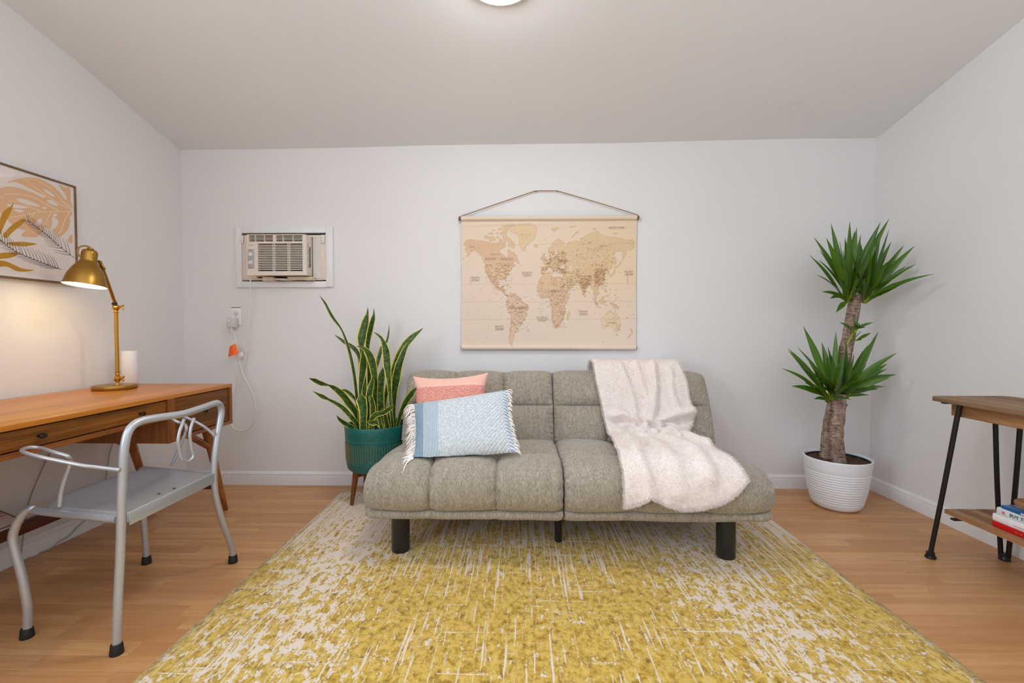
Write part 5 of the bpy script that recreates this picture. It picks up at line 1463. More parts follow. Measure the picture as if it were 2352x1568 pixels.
for c_ in ((-1.286, 1.396), (-1.276, 1.965), (fn[0].x, fn[0].y), (-1.651, 1.948)):
    lathe('rubber_foot', [(0, 0), (0.0185, 0), (0.019, 0.002), (0.0165, 0.030), (0.0145, 0.034), (0.0125, 0.034)], (c_[0], c_[1], 0), M['rubber'], chair, 24)
# seat pan: rounded front corners, folded apron at the back
def seat_outline(inset, n_=10):
    pn, pf_ = Vector((-1.640, 1.475)), Vector((-1.640, 1.925))
    bn, bf = Vector((-1.262, 1.418)), Vector((-1.262, 1.838))
    c = (pn + pf_ + bn + bf) / 4
    pts = [bn]
    def arc(p, a, b, r_):
        d1, d2 = (a - p).normalized(), (b - p).normalized()
        s0, s1 = p + d1 * r_, p + d2 * r_
        return [(s0 * (1 - t) ** 2 + p * 2 * t * (1 - t) + s1 * t * t) for t in np.linspace(0, 1, n_)]
    pts += arc(pn, bn, pf_, 0.12) + arc(pf_, pn, bf, 0.19) + [bf]
    return [p + (c - p).normalized() * inset for p in pts]
rings = [(0.010, SZ - 0.030), (0.002, SZ - 0.028), (0.0, SZ - 0.010), (0.0025, SZ - 0.001), (0.007, SZ + 0.0015), (0.018, SZ), (0.030, SZ - 0.002), (0.11, SZ - 0.0075), (0.18, SZ - 0.009)]
v, f = [], []
for ins, z_ in rings:
    for p_ in seat_outline(ins): v.append((p_.x, p_.y, z_))
n_ = len(seat_outline(0))
for k in range(len(rings) - 1):
    for i in range(n_):
        i2 = (i + 1) % n_
        f.append((k * n_ + i, k * n_ + i2, (k + 1) * n_ + i2, (k + 1) * n_ + i))
f.append(tuple((len(rings) - 1) * n_ + i for i in range(n_)))
f.append(tuple(range(n_ - 1, -1, -1)))
mesh('seat', v, f, M['silver'], chair, sharp=50)
box('seat_apron', (-1.2635, -1.2600, 1.4255, 1.8315, SZ - 0.040, SZ + 0.001), M['silver'], chair, 0.0012)
for p_ in ((-1.292, 1.655), (-1.306, 1.600)):
    lathe('rivet_hole', [(0, 0), (0.006, 0), (0.005, 0.0008), (0, 0.0008)], (p_[0], p_[1], SZ - 0.0008), M['dark'], chair, 12)
# rod arms
AR = 0.0058
za = 0.606
arm_n = [at(274, 1079, 'z', 0.588), at(225, 1073, 'z', 0.604), at(190, 1069, 'z', 0.616), at(134, 1058, 'z', 0.632), at(95, 1050, 'z', 0.643), at(62, 1041, 'z', 0.652), at(50, 1035, 'z', 0.655), at(58, 1029, 'z', 0.655), at(75, 1027, 'z', 0.652), at(95, 1029, 'z', 0.647),
         at(125, 1039, 'z', 0.638), at(148, 1045, 'z', 0.630), at(158, 1050, 'z', 0.622), at(162, 1060, 'y', 1.452), at(157, 1075, 'y', 1.454), at(148, 1100, 'y', 1.456), at(140, 1130, 'y', 1.456), at(136, 1163, 'y', 1.456)]
tube('armrest', arm_n, AR, M['silver'], chair, 12, 5)
arm_f = [at(491, 998, 'z', 0.600), at(469, 980, 'z', 0.612), at(446, 967, 'z', 0.630), at(420, 956, 'z', 0.648), at(404, 953, 'z', 0.654), at(394, 956, 'z', 0.654), at(396, 962, 'z', 0.650), at(411, 970, 'z', 0.636), at(423, 973, 'z', 0.618), at(428, 981, 'y', 1.86), at(426, 993, 'y', 1.865), at(416, 1018, 'y', 1.875), at(406, 1042, 'y', 1.885), at(394, 1069, 'y', 1.893)]
tube('armrest', arm_f, AR, M['silver'], chair, 12, 5)
lp = [at(a, b, 'x', -1.240) for a, b in ((423, 962), (418, 976), (413, 989), (409, 1010), (410, 1024), (413, 1038), (419, 1054), (430, 1060), (439, 1055), (444, 1045), (440, 1030), (437, 1010), (436, 1000), (439, 980), (446, 960))]
tube('back_loop', lp, 0.0056, M['silver'], chair, 12, 5)

# ------------------------------------------------------------------ snake plant in the teal planter
PXc, PYc, PR_ = -0.872, 2.712, 0.183
plant = thing('snake_plant', 'tall variegated snake plant in a round teal planter on wooden legs left of the sofa', 'plant', (PXc, PYc, RZ))
m = N('teal_glaze')
nz = m.noise(m.pos(), 60, 4, 0.7)
M['teal'] = m.out(m.mix(m.ramp(nz, [(0.3, 0), (0.7, 1)]), lin(14, 84, 78), lin(28, 112, 104)), 0.38)
PZ0, PZ1 = 0.200, 0.468
pot = lathe('planter', [(0, PZ0), (0.135, PZ0), (0.152, PZ0 + 0.004), (0.164, PZ0 + 0.014), (0.170, PZ0 + 0.030), (0.174, PZ0 + 0.06), (PR_ - 0.003, PZ1 - 0.05), (PR_, PZ1 - 0.008), (PR_ - 0.003, PZ1 - 0.001), (PR_ - 0.008, PZ1), (PR_ - 0.012, PZ1 - 0.003), (PR_ - 0.014, PZ1 - 0.02), (PR_ - 0.02, PZ1 - 0.08), (0, PZ1 - 0.08)], (PXc, PYc, 0), M['teal'], plant, 72)
M['goldline'] = plain('gold_line', lin(156, 124, 70), 0.5, 0.3)
M['dots'] = plain('pale_dots', lin(176, 190, 170), 0.7)
def rad(z_): return np.interp(z_, [PZ0 + 0.06, PZ1 - 0.05, PZ1], [0.174, PR_ - 0.003, PR_])
ln = MB(); dt = MB()
for k in range(72):
    a = 2 * PI * (k + 0.5) / 72
    ca, sa = math.cos(a), math.sin(a)
    P0, P1 = [Vector((PXc + (rad(z_) + 0.0003) * ca, PYc + (rad(z_) + 0.0003) * sa, z_)) for z_ in (PZ0 + 0.068, PZ0 + 0.170)]
    ln.add(*tube_vf([P0, P1], 0.0013, 5))
for k in range(110):
    a = 2 * PI * k / 110; ca, sa = math.cos(a), math.sin(a)
    for z_ in (PZ0 + 0.058, PZ0 + 0.190):
        c_ = Vector((PXc + rad(z_) * ca, PYc + rad(z_) * sa, z_))
        dt.add([c_ + Vector((0, 0, 0.0013)), c_ + Vector((-sa, ca, 0)) * 0.0016, c_ - Vector((0, 0, 0.0013)), c_ - Vector((-sa, ca, 0)) * 0.0016, c_ + Vector((ca, sa, 0)) * 0.001], [(0, 1, 4), (1, 2, 4), (2, 3, 4), (3, 0, 4)])
tag(ln.build('gold_lines', M['goldline'], pot), kind='stuff'); tag(dt.build('dotted_bands', M['dots'], pot), kind='stuff')
m = N('potting_soil'); nz = m.noise(m.pos(), 120, 5, 0.8); m.bump(nz, 0.8, 0.01)
M['soil'] = m.out(m.ramp(nz, [(0.35, lin(38, 24, 16)), (0.5, lin(84, 56, 38)), (0.62, lin(120, 84, 58))]), 0.95)
lathe('soil', [(PR_ - 0.021, PZ1 - 0.07), (0.10, PZ1 - 0.062), (0, PZ1 - 0.058)], (PXc, PYc, 0), M['soil'], plant, 40)
M['legwood'] = wood('planter_leg_wood', lin(82, 40, 12), lin(122, 64, 22), lin(146, 84, 34), 2, 0.35)
for a in (225, 315, 45, 135):
    ca, sa = math.cos(math.radians(a)), math.sin(math.radians(a))
    tapered('leg', (PXc + 0.130 * ca, PYc + 0.130 * sa, PZ0), (PXc + 0.158 * ca, PYc + 0.158 * sa, RZ + 0.0035), 0.0185, 0.0105, M['legwood'], plant)
for a in (45, 135):
    ca, sa = math.cos(math.radians(a)), math.sin(math.radians(a))
    v_, f_ = box_vf(-0.128, 0.128, -0.012, 0.012, PZ0 - 0.032, PZ0 - 0.002, 0.002)
    R_ = Matrix.Translation((PXc, PYc, 0 if a == 45 else -0.0005)) @ Matrix.Rotation(math.radians(a), 4, 'Z')
    mesh('cross_rail', [R_ @ Vector(q) for q in v_], f_, M['legwood'], plant, sharp=35)
m = N('snake_leaf')
lu, lv, _ = m.xyz(m.uv())
ed = m.math('ABSOLUTE', m.math('SUBTRACT', lu, 0.5))
bandn = m.noise(m.scale(m.uv(), (2.2, 26, 1)), 1.0, 4, 0.7, 0.6)
bandn2 = m.noise(m.scale(m.pos(), (40, 40, 110)), 1.0, 3, 0.6)
gb = m.ramp(m.math('ADD', m.math('MULTIPLY', bandn, 0.65), m.math('MULTIPLY', bandn2, 0.35)), [(0.38, lin(18, 40, 16)), (0.49, lin(48, 88, 32)), (0.60, lin(100, 130, 58))])
gb = m.mix(m.math('MULTIPLY', m.rand(), 0.55), gb, lin(26, 54, 20))
edn = m.math('ADD', ed, m.math('MULTIPLY', m.math('SUBTRACT', m.noise(m.scale(m.uv(), (1, 14, 1)), 1.0, 2), 0.5), 0.05))
M['sleaf'] = m.out(m.mix(m.ramp(edn, [(0.385, 0), (0.41, 1)]), gb, lin(222, 206, 66)), 0.34)
def strap_leaf(pts, widths, mat, parent, gutter=0.18, facing=None, name='leaf', thick=0.0022, nu=7, twist=0.0, n_=7):
    """Thick strap leaf along a 3-D centre line; facing = direction its face looks."""
    cl = catmull(pts, n_)
    W = np.interp(np.linspace(0, 1, len(cl)), np.linspace(0, 1, len(widths)), widths)
    v, uvs = [], []
    facing = Vector(facing or (0, -1, 0))
    for side in (0, 1):
        for i, c_ in enumerate(cl):
            t_ = (cl[min(i + 1, len(cl) - 1)] - cl[max(i - 1, 0)])
            t_ = t_.normalized() if t_.length > 1e-8 else Vector((0, 0, 1))
            r_ = t_.cross(facing)
            r_ = r_.normalized() if r_.length > 1e-3 else t_.orthogonal().normalized()
            if twist: r_ = Matrix.Rotation(twist * i / len(cl), 3, t_) @ r_
            n__ = r_.cross(t_).normalized()
            if n__.dot(facing) < 0 and not twist: n__ = -n__
            for k in range(nu):
                a = k / (nu - 1) * 2 - 1
                p_ = c_ + r_ * a * W[i] / 2 + n__ * (a * a * W[i] * gutter) - n__ * side * thick * (1 - abs(a)) 
                v.append(p_); uvs.append(((a + 1) / 2, i / (len(cl) - 1)))
    n2 = len(cl) * nu
    f = grid_faces(nu, len(cl)) + grid_faces(nu, len(cl), True, n2)
    f += [(i, i + 1, n2 + i + 1, n2 + i) for i in range(nu - 1)]
    return mesh(name, v, f, mat, parent, uv=uvs, sharp=180)
SNAKE = [  # depth at base and tip, centre line in the photo, widths in its pixels
 ([(600,1520),(575,1180),(570,1150),(540,900),(500,700),(460,560),(400,410),(300,270),(220,120),(160,40)], [34,36,36,36,36,32,18,34,24,2], 2.70, 2.74),
 ([(610,1520),(605,1250),(605,1100),(622,950),(642,800),(642,720),(628,632)], [60,40,30,66,88,64,4], 2.64, 2.60),
 ([(660,1500),(650,1000),(640,760),(622,620),(625,500),(662,340),(685,240),(688,168)], [50,50,44,48,96,80,26,2], 2.72, 2.70),
 ([(700,1500),(705,900),(690,640),(692,545),(715,420),(745,300),(755,240),(752,178)], [40,40,34,46,58,46,20,2], 2.76, 2.76),
 ([(610,1500),(605,900),(598,720),(540,620),(450,560),(385,512),(322,466)], [30,30,36,46,40,26,2], 2.79, 2.80),
 ([(775,1490),(768,1200),(765,950),(745,800),(708,690),(650,620),(563,590)], [40,46,62,76,72,38,2], 2.66, 2.60),
 ([(750,1500),(765,1200),(782,860),(800,760),(840,620),(890,550),(915,450),(922,358)], [36,36,30,42,46,26,20,2], 2.78, 2.80),
 ([(968,1490),(940,1250),(922,1000),(902,800),(888,650),(850,530),(800,470),(748,438)], [30,34,42,82,78,34,22,3], 2.66, 2.64),
 ([(870,1470),(868,1250),(905,1050),(970,880),(1030,720),(1100,580),(1180,490),(1240,440),(1297,390)], [40,40,46,72,88,76,60,30,2], 2.75, 2.78),
 ([(985,1480),(975,1300),(975,1150),(1002,950),(1032,800),(1090,640),(1128,560),(1128,488)], [20,34,64,94,82,50,20,2], 2.70, 2.68),
 ([(835,1500),(828,1300),(822,1060),(840,920),(862,815)], [60,76,84,72,4], 2.69, 2.69),
 ([(600,1500),(575,1350),(480,1210),(400,1110),(300,1035),(262,1020),(180,1000),(110,965),(48,943)], [50,62,76,72,42,16,50,46,4], 2.66, 2.52),
 ([(610,1500),(590,1470),(520,1380),(420,1270),(330,1210),(262,1175),(190,1140),(88,1084)], [44,46,52,48,36,24,46,3], 2.64, 2.50),
 ([(560,1530),(520,1490),(480,1460),(430,1430),(380,1390),(348,1347)], [50,50,46,46,30,2], 2.60, 2.50),
 ([(600,1500),(575,1250),(555,1180),(500,1120),(450,1080),(398,1068)], [26,30,30,42,32,4], 2.78, 2.82),
 ([(640,1510),(640,1400),(642,1300),(622,1180),(603,1114)], [70,74,84,112,5], 2.59, 2.60),
 ([(690,1500),(690,1350),(708,1120),(735,1000),(745,915)], [56,62,72,58,3], 2.62, 2.62),
 ([(700,1480),(725,1400),(780,1340),(860,1318),(930,1270),(977,1236)], [40,42,54,46,46,3], 2.60, 2.53),
 ([(890,1500),(810,1430),(740,1430),(658,1408)], [22,60,52,3], 2.60, 2.55),
 ([(1000,1490),(1020,1430),(1050,1330),(1100,1210),(1170,1110),(1222,1040)], [26,32,46,58,60,3], 2.68, 2.47),
 ([(920,1500),(885,1390),(840,1262)], [44,48,8], 2.63, 2.62), ([(800,1500),(775,1250),(758,1060)], [52,52,16], 2.68, 2.68), ([(720,1500),(745,1300),(722,1150),(700,1195)], [46,60,40,6], 2.60, 2.57), ([(860,1500),(815,1380),(800,1300)], [36,40,8], 2.59, 2.58), ([(930,1500),(920,1400),(915,1310)], [30,36,4], 2.70, 2.70)]
for cl, wd, ya, yb in SNAKE:
    n_ = len(cl); P = []; ws = []
    for i, (zx, zy) in enumerate(cl):
        t = i / (n_ - 1); yy = ya + (yb - ya) * t ** 1.6
        P.append(at(700 + zx * 0.2104, 670 + zy * 0.2104, 'y', yy)); ws.append(wd[i] * 0.2104 * yy / F_PX * 1.16)
    P[0].z = min(P[0].z, PZ1 - 0.062)
    strap_leaf(P, ws, M['sleaf'], plant, 0.09, (random.uniform(-0.25, 0.25), -1, 0.1))

# ------------------------------------------------------------------ yucca in the ribbed white pot
YX, YY_ = 1.842, 2.672
yuc = thing('potted_yucca', 'two tiered yucca with brown trunks in a ribbed white pot in the right corner', 'plant', (YX, YY_, 0))
YZ1 = 0.292
prof = [(0, 0), (0.094, 0), (0.105, 0.003), (0.118, 0.012), (0.127, 0.026)]
for k in range(13):
    z_ = 0.034 + k * 0.0142
    r_ = np.interp(z_, [0.03, 0.10, 0.2, 0.29], [0.130, 0.147, 0.161, 0.170])
    dp = 0.0018 if k % 2 else 0.0026
    prof += [(r_ - dp, z_), (r_, z_ + 0.0035), (r_ + 0.0004, z_ + 0.0085), (r_ - dp * 0.5, z_ + 0.0125)]
prof += [(0.1625, 0.222), (0.166, 0.25), (0.169, 0.280), (0.1705, YZ1 - 0.004), (0.169, YZ1), (0.164, YZ1), (0.162, YZ1 - 0.006), (0.158, YZ1 - 0.035), (0, YZ1 - 0.035)]
M['pot_w'] = plain('matte_white_pot', lin(240, 245, 251), 0.42, var=0.01)
ypot = lathe('pot', prof, (YX, YY_, 0), M['pot_w'], yuc, 80, sharp=35)
lathe('liner', [(0.1575, YZ1 - 0.030), (0.1570, YZ1 - 0.010), (0.1535, YZ1 - 0.009), (0.151, YZ1 - 0.030)], (YX, YY_, 0), M['dark'], ypot, 60)
v, f = [], []
nr, na = 14, 56
for i in range(nr):
    for k in range(na):
        r_ = 0.153 * i / (nr - 1); a = 2 * PI * k / na
        x_, y_ = r_ * math.cos(a), r_ * math.sin(a)
        v.append((YX + x_, YY_ + y_, YZ1 - 0.022 + 0.012 * mnoise.noise(Vector((x_ * 45, y_ * 45, 2))) + 0.006 * (1 - i / nr)))
for i in range(nr - 1):
    for k in range(na):
        k2 = (k + 1) % na
        f.append((i * na + k, i * na + k2, (i + 1) * na + k2, (i + 1) * na + k))
mesh('soil', v, f, M['soil'], yuc)
m = N('yucca_bark'); p = m.pos()
w1 = m.noise(m.scale(p, (26, 26, 120)), 1.0, 4, 0.7, 1.2); w2 = m.noise(m.scale(p, (60, 60, 20)), 1.0, 3)
g = m.math('ADD', m.math('MULTIPLY', w1, 0.7), m.math('MULTIPLY', w2, 0.3))
m.bump(g, 0.8, 0.008)
M['bark'] = m.out(m.ramp(g, [(0.36, lin(74, 58, 48)), (0.48, lin(142, 118, 102)), (0.6, lin(188, 166, 148))]), 0.9)
def trunk(pts, r0, r1):
    cl = catmull(pts, 14); n_ = len(cl); sg = 26
    v, f = tube_vf(cl, [r0 + (r1 - r0) * i / (n_ - 1) for i in range(n_)], sg)
    out = []
    for q, c_ in [(v[i * sg + k], cl[i]) for i in range(n_) for k in range(sg)]:
        d = (q - c_)
        s_ = 1 + 0.10 * mnoise.noise(Vector((q.x * 30, q.y * 30, q.z * 26))) + 0.05 * mnoise.noise(Vector((q.x * 14, q.y * 14, q.z * 130)))
        out.append(c_ + d * s_)
    return mesh('trunk', out, f, M['bark'], yuc)
tb = YZ1 - 0.03
front_t = [Vector((1.822, 2.625, tb)), at(1921, 1000, 'y', 2.63), at(1926, 950, 'y', 2.635), at(1928, 905, 'y', 2.64)]
back_t = [Vector((1.812, 2.715, tb)), at(1905, 985, 'y', 2.72), at(1918, 920, 'y', 2.72), at(1934, 850, 'y', 2.72), at(1948, 780, 'y', 2.715), at(1957, 730, 'y', 2.71), at(1966, 676, 'y', 2.705)]
trunk(front_t, 0.035, 0.032); trunk(back_t, 0.037, 0.031)
m = N('yucca_leaf'); lu, lv, _ = m.xyz(m.uv())
gr = m.mix(m.ramp(lv, [(0.0, 1), (0.18, 0.25), (0.5, 0)]), lin(78, 122, 18), lin(192, 206, 60))
gr = m.mix(m.math('MULTIPLY', m.rand(), 0.7), gr, lin(34, 74, 14))
vn_ = m.noise(m.scale(m.uv(), (26, 1.5, 1)), 1.0, 2)
gr = m.mix(m.math('MULTIPLY', vn_, 0.35), gr, lin(78, 122, 40))
M['yleaf'] = m.out(gr, 0.36)
def yucca_leaf(base, tip, width, sag, facing):
    d = tip - base; L = d.length
    side = Vector((d.x, d.y, 0)); side = side.normalized() if side.length > 1e-4 else Vector((0, 0, 0))
    mid1 = base + d * 0.33 + Vector((0, 0, sag * L * 0.8)); mid2 = base + d * 0.68 + Vector((0, 0, sag * L * 0.8))
    return strap_leaf([base, mid1, mid2, tip], [width * 0.62, width * 0.50, width * 0.72, width, width * 0.98, width * 0.72, width * 0.40, width * 0.03], M['yleaf'], yuc, 0.16, facing, nu=5, n_=5, thick=0.0012)
def limit(px, py, yy):
    q = at(px, py, 'y', yy)
    if q.x > WR - 0.035:
        yy = (WR - 0.04) / ((px - 1197) / F_PX); q = at(px, py, 'y', yy)
    return q
random.seed(21)
def crown(origin, sc_, bases, tips, yc, wid, spread):
    B_ = [at(origin[0] + a * sc_, origin[1] + b * sc_, 'y', yb) for a, b, yb in bases]
    for k, (zx, zy, bi, dy) in enumerate(tips):
        px, py = origin[0] + zx * sc_, origin[1] + zy * sc_
        yy = min(yc + dy * spread, WB - 0.03)
        tip = limit(px, py, yy)
        b0 = B_[bi] + Vector((random.uniform(-0.012, 0.012), random.uniform(-0.014, 0.014), random.uniform(-0.012, 0.02)))
        L = (tip - b0).length
        outw = (tip - b0).normalized()
        yucca_leaf(b0, tip, wid * random.uniform(0.85, 1.15) * min(1, 0.45 + L * 2.0), 0.035 + 0.035 * (1 - abs(outw.z)), Vector((outw.x * -0.3 + random.uniform(-0.75, 0.75), -0.7, random.uniform(0.1, 1.0))))
UP = [(345,90,0,.1),(655,65,0,-.3),(770,150,0,.3),(270,330,0,-.2),(65,315,0,.2),(0,615,0,-.1),(150,690,0,-.6),(160,530,0,.6),(115,930,0,-.3),(195,1210,0,-.2),(335,1320,0,-.6),(430,1550,0,-.4),(735,210,0,.8),(835,275,0,.5),(1160,70,0,-.5),(1300,10,0,-.8),(390,440,0,.7),(575,330,0,1),(545,540,0,-.9),(360,1205,0,.5),(840,620,0,-1),(980,930,0,-.9),
      (1165,255,1,.1),(1295,200,1,.3),(1335,390,1,.7),(1540,450,1,-.5),(1720,455,1,-.1),(1420,610,1,-.7),(1515,700,1,.4),(1575,790,1,.6),(1740,755,1,.2),(2030,918,1,-.9),(1410,970,1,-.5),(1680,1000,1,0),(1265,1170,1,-.3),(1180,1265,1,-.4),(825,390,1,1),(1115,260,1,.9),(1000,520,1,-.8),(1270,720,1,-1),(1000,1335,1,-.8),(1060,1250,1,.4),(960,640,1,.8),(700,900,1,.9),(880,1000,1,-1),(560,760,0,-1),(470,1000,0,-.8)]
crown((1860, 500), 0.1403, [(618, 1360, 2.690), (890, 1365, 2.715)], UP, 2.66, 0.034, 0.17)
LOW = [(375,130,0,.2),(455,290,0,.6),(665,380,0,.3),(885,210,0,.4),(760,450,0,.8),(935,420,1,.6),(1045,365,1,-.2),(1420,400,1,-.4),(1550,215,1,.3),(1385,425,1,.7),(1840,545,1,-.3),(1690,715,1,.3),(1690,795,1,-.1),(1830,885,1,.2),(1740,935,1,-.4),(1445,935,1,-.8),(1665,1075,1,0),(1555,1105,1,-.5),(1545,1115,1,.5),(1415,1210,1,-.3),(1125,1280,0,-.9),(285,460,0,-.1),(135,475,2,.1),(140,510,2,.5),(45,790,2,-.2),(360,760,0,-.7),(385,980,2,.5),(400,1010,2,-.2),(190,1065,2,-.1),(505,1080,0,-.9),(580,1240,2,.2),(540,1270,2,-.4),(1215,1190,1,.6),(1280,1000,1,.8),
       (620,620,2,.5),(690,900,0,-1),(830,620,0,-.6),(900,760,0,-1),(980,900,0,-1.1),(1170,560,1,-.3),(640,700,0,-.8),(740,560,0,-.3),(1000,560,0,-.2),(1100,640,1,-.8),(1300,740,1,-.9),(560,860,2,-.6),(470,700,2,-.3),(1230,1060,1,-1),(690,1130,2,.7),(920,1180,0,-1)]
crown((1790, 730), 0.1467, [(862, 1260, 2.615), (1000, 1215, 2.660), (775, 1300, 2.655)], LOW, 2.63, 0.035, 0.17)
SHOOT = [(940,70,0,-.2),(1475,65,0,.1),(1155,-20,0,0),(1225,-5,0,.2),(1440,235,1,-.1),(1280,205,1,.2),(1290,345,1,0),(1255,75,0,.5),(1350,150,0,-.4),(1200,100,0,-.6)]
crown((1790, 730), 0.1467, [(1168, 215, 2.665), (1176, 352, 2.672)], SHOOT, 2.63, 0.030, 0.08)
def filler(n_, cx0, cx1, y_lo, y_hi, nb):
    return [(random.uniform(cx0, cx1), random.uniform(y_lo, y_hi), random.randrange(nb), random.uniform(-1, 1)) for _ in range(n_)]
crown((1860, 500), 0.1403, [(618, 1360, 2.690), (890, 1365, 2.715)], filler(18, 330, 1330, 330, 1000, 2), 2.66, 0.028, 0.12)
crown((1790, 730), 0.1467, [(862, 1260, 2.615), (1000, 1215, 2.660), (775, 1300, 2.655)], filler(18, 480, 1400, 480, 1150, 3), 2.63, 0.030, 0.12)
SMALL = [(1075, 1345, 0, 0), (1050, 1355, 0, -.3), (1065, 1380, 0, .2), (1025, 1410, 0, 0)]
crown((1790, 730), 0.1467, [(1012, 1400, 2.63)], SMALL, 2.61, 0.016, 0.05)
tube('side_stem', [at(1790 + 1060 * .1467, 730 + 420 * .1467, 'y', 2.665), at(1790 + 1120 * .1467, 730 + 300 * .1467, 'y', 2.66), at(1790 + 1168 * .1467, 730 + 215 * .1467, 'y', 2.665)], [0.008, 0.006, 0.006], M['yleaf'], yuc, 8, 4)

# ------------------------------------------------------------------ slatted console table on the right
TX0, TX1, TY1, TY0, TT_ = 1.822, 2.176, 2.068, 0.95, 0.735
WD, WM, WLt = lin(86, 58, 36), lin(132, 100, 72), lin(168, 136, 104)
M['acacia'] = wood('weathered_acacia', WD, WM, WLt, 1, 0.6, 0.9)
M['acacia_edge'] = wood('acacia_edge', lin(100, 64, 34), lin(150, 106, 66), lin(182, 140, 98), 1, 0.55, 0.8)
tab = thing('console_table', 'slatted brown wooden console table with black iron legs by the right wall', 'table', (2.0, 1.51, 0))
nsl = 6
def slats(x0, x1, y0, y1, z1, th, rc, nm, mt):
    w = (x1 - x0) / nsl
    for k in range(nsl):
        a, b = x0 + k * w + 0.0018, x0 + (k + 1) * w - 0.0018
        # rounded far corners of the outer slats
        def yend(x): 
            e = min(x - x0, x1 - x)
            return y1 - (rc - math.sqrt(max(0, rc * rc - (rc - e) ** 2)) if e < rc else 0)
        xs_ = np.linspace(a, b, 7)
        top = [(x, yend(x)) for x in xs_] + [(b, y0), (a, y0)]
        n_ = len(top); e = 0.0018
        c_ = ((a + b) / 2, (y0 + y1) / 2)
        ins = [(x + (e if x < c_[0] else -e) * (abs(x - c_[0]) > (b - a) * 0.49), y - (e if y > c_[1] else -e)) for x, y in top]
        v = [(x, y, z1 - th) for x, y in top] + [(x, y, z1 - e) for x, y in top] + [(x, y, z1) for x, y in ins]
        f = [tuple(range(2 * n_, 3 * n_))[::-1], tuple(range(n_))]
        for r_ in range(2):
            for i in range(n_):
                i2 = (i + 1) % n_
                f.append((r_ * n_ + i, (r_ + 1) * n_ + i, (r_ + 1) * n_ + i2, r_ * n_ + i2))
        o = mesh(nm, v, f, mt, tab, sharp=35)
        bm = bmesh.new(); bm.from_mesh(o.data); bmesh.ops.recalc_face_normals(bm, faces=bm.faces); bm.to_mesh(o.data); bm.free()
slats(TX0, TX1, TY0, TY1, TT_, 0.019, 0.035, 'slat', M['acacia'])
for b_ in ((1.862, 1.880, 1.02, 2.000, 0.660, 0.7155), (2.120, 2.138, 1.02, 2.000, 0.660, 0.7155), (1.8805, 2.1195, 1.982, 2.000, 0.660, 0.7155), (1.8805, 2.1195, 1.02, 1.038, 0.660, 0.7155)):
    box('apron', b_, M['acacia_edge'], tab, 0.0015, 1)
nsl = 5
slats(1.868, 2.135, 1.0, 2.028, 0.240, 0.019, 0.004, 'shelf_slat', M['acacia_edge'])
for yy in (1.97, 1.06):
    box('shelf_bar', (1.85, 2.15, yy - 0.010, yy + 0.010, 0.213, 0.2205), M['black'], tab, 0.001, 1)
    box('top_bar', (1.835, 2.16, yy + 0.03, yy + 0.05, 0.7085, 0.7158), M['black'], tab, 0.001, 1)
def hairpin(foot, a, b):
    foot, a, b = Vector(foot), Vector(a), Vector(b)
    k1, k2 = foot.lerp(a, 0.06), foot.lerp(b, 0.06)
    f0 = foot + Vector((0, 0, 0.012))
    d = (a - b).normalized() * 0.016
    pts = [a, foot.lerp(a, 0.5) + d * 0.5, k1 + d * 0.7 + Vector((0, 0, 0.02)), f0 + d * 0.55, f0 - d * 0.55, k2 - d * 0.7 + Vector((0, 0, 0.02)), foot.lerp(b, 0.5) - d * 0.5, b]
    lg = tube('leg', pts, 0.0092, M['black'], tab, 14, 8)
    lathe('foot_pad', [(0, 0), (0.0195, 0), (0.021, 0.003), (0.0205, 0.008), (0.017, 0.012), (0.0155, 0.020), (0.0165, 0.025), (0.014, 0.029), (0, 0.030)], tuple(foot), M['black'], lg, 28)
hairpin((1.850, 2.068, 0), (1.853, 1.952, 0.716), (1.925, 2.028, 0.716))
hairpin((2.165, 2.056, 0), (2.062, 2.015, 0.716), (2.112, 1.955, 0.716))
hairpin((1.850, 0.955, 0), (1.853, 1.07, 0.716), (1.925, 0.995, 0.716))
hairpin((2.165, 0.965, 0), (2.090, 1.005, 0.716), (2.141, 1.065, 0.716))

# books stacked on the lower shelf
def book(name, label, y1, y0, x0, x1, z0, th, col, page, spine, grp, rr=0.35):
    b = thing(name, label, 'book', ((x0 + x1) / 2, (y0 + y1) / 2, z0), grp)
    cm = plain(name + '_cover', col, rr, var=0.02)
    cov = MB()
    cov.add(*box_vf(x0 + 0.002, x1, y0, y1, z0, z0 + 0.0022, 0.0004, 1))
    cov.add(*box_vf(x0 + 0.002, x1, y0, y1, z0 + th - 0.0022, z0 + th, 0.0004, 1))
    # rounded spine
    n_ = 9; vv = []
    for yy in (y0, y1):
        for k in range(n_):
            a = -PI / 2 + PI * k / (n_ - 1)
            vv.append((x0 + 0.004 - 0.004 * math.cos(a), yy, z0 + th / 2 + th / 2 * math.sin(a)))
    ff = [(k, k + 1, n_ + k + 1, n_ + k) for k in range(n_ - 1)] + [tuple(range(n_)), tuple(range(2 * n_ - 1, n_ - 1, -1))]
    cov.add(vv, ff)
    cov.build('cover', cm, b, sharp=50)
    box('pages', (x0 + 0.005, x1 - 0.003, y0 + 0.003, y1 - 0.003, z0 + 0.0024, z0 + th - 0.0024), page, b, 0)
    for body, yc, sz, mt, sp in spine:
        Mx = Matrix(((0, 0, -1, x0 - 0.0004), (-1, 0, 0, yc), (0, 1, 0, z0 + th / 2 + 0.0002), (0, 0, 0, 1)))
        text('spine_title', body, sz, Mx, mt, b, spacing=sp, bold=0.0004)
    return b
M['pages'] = plain('page_block', lin(232, 226, 212), 0.9, var=0.04, scale=300)
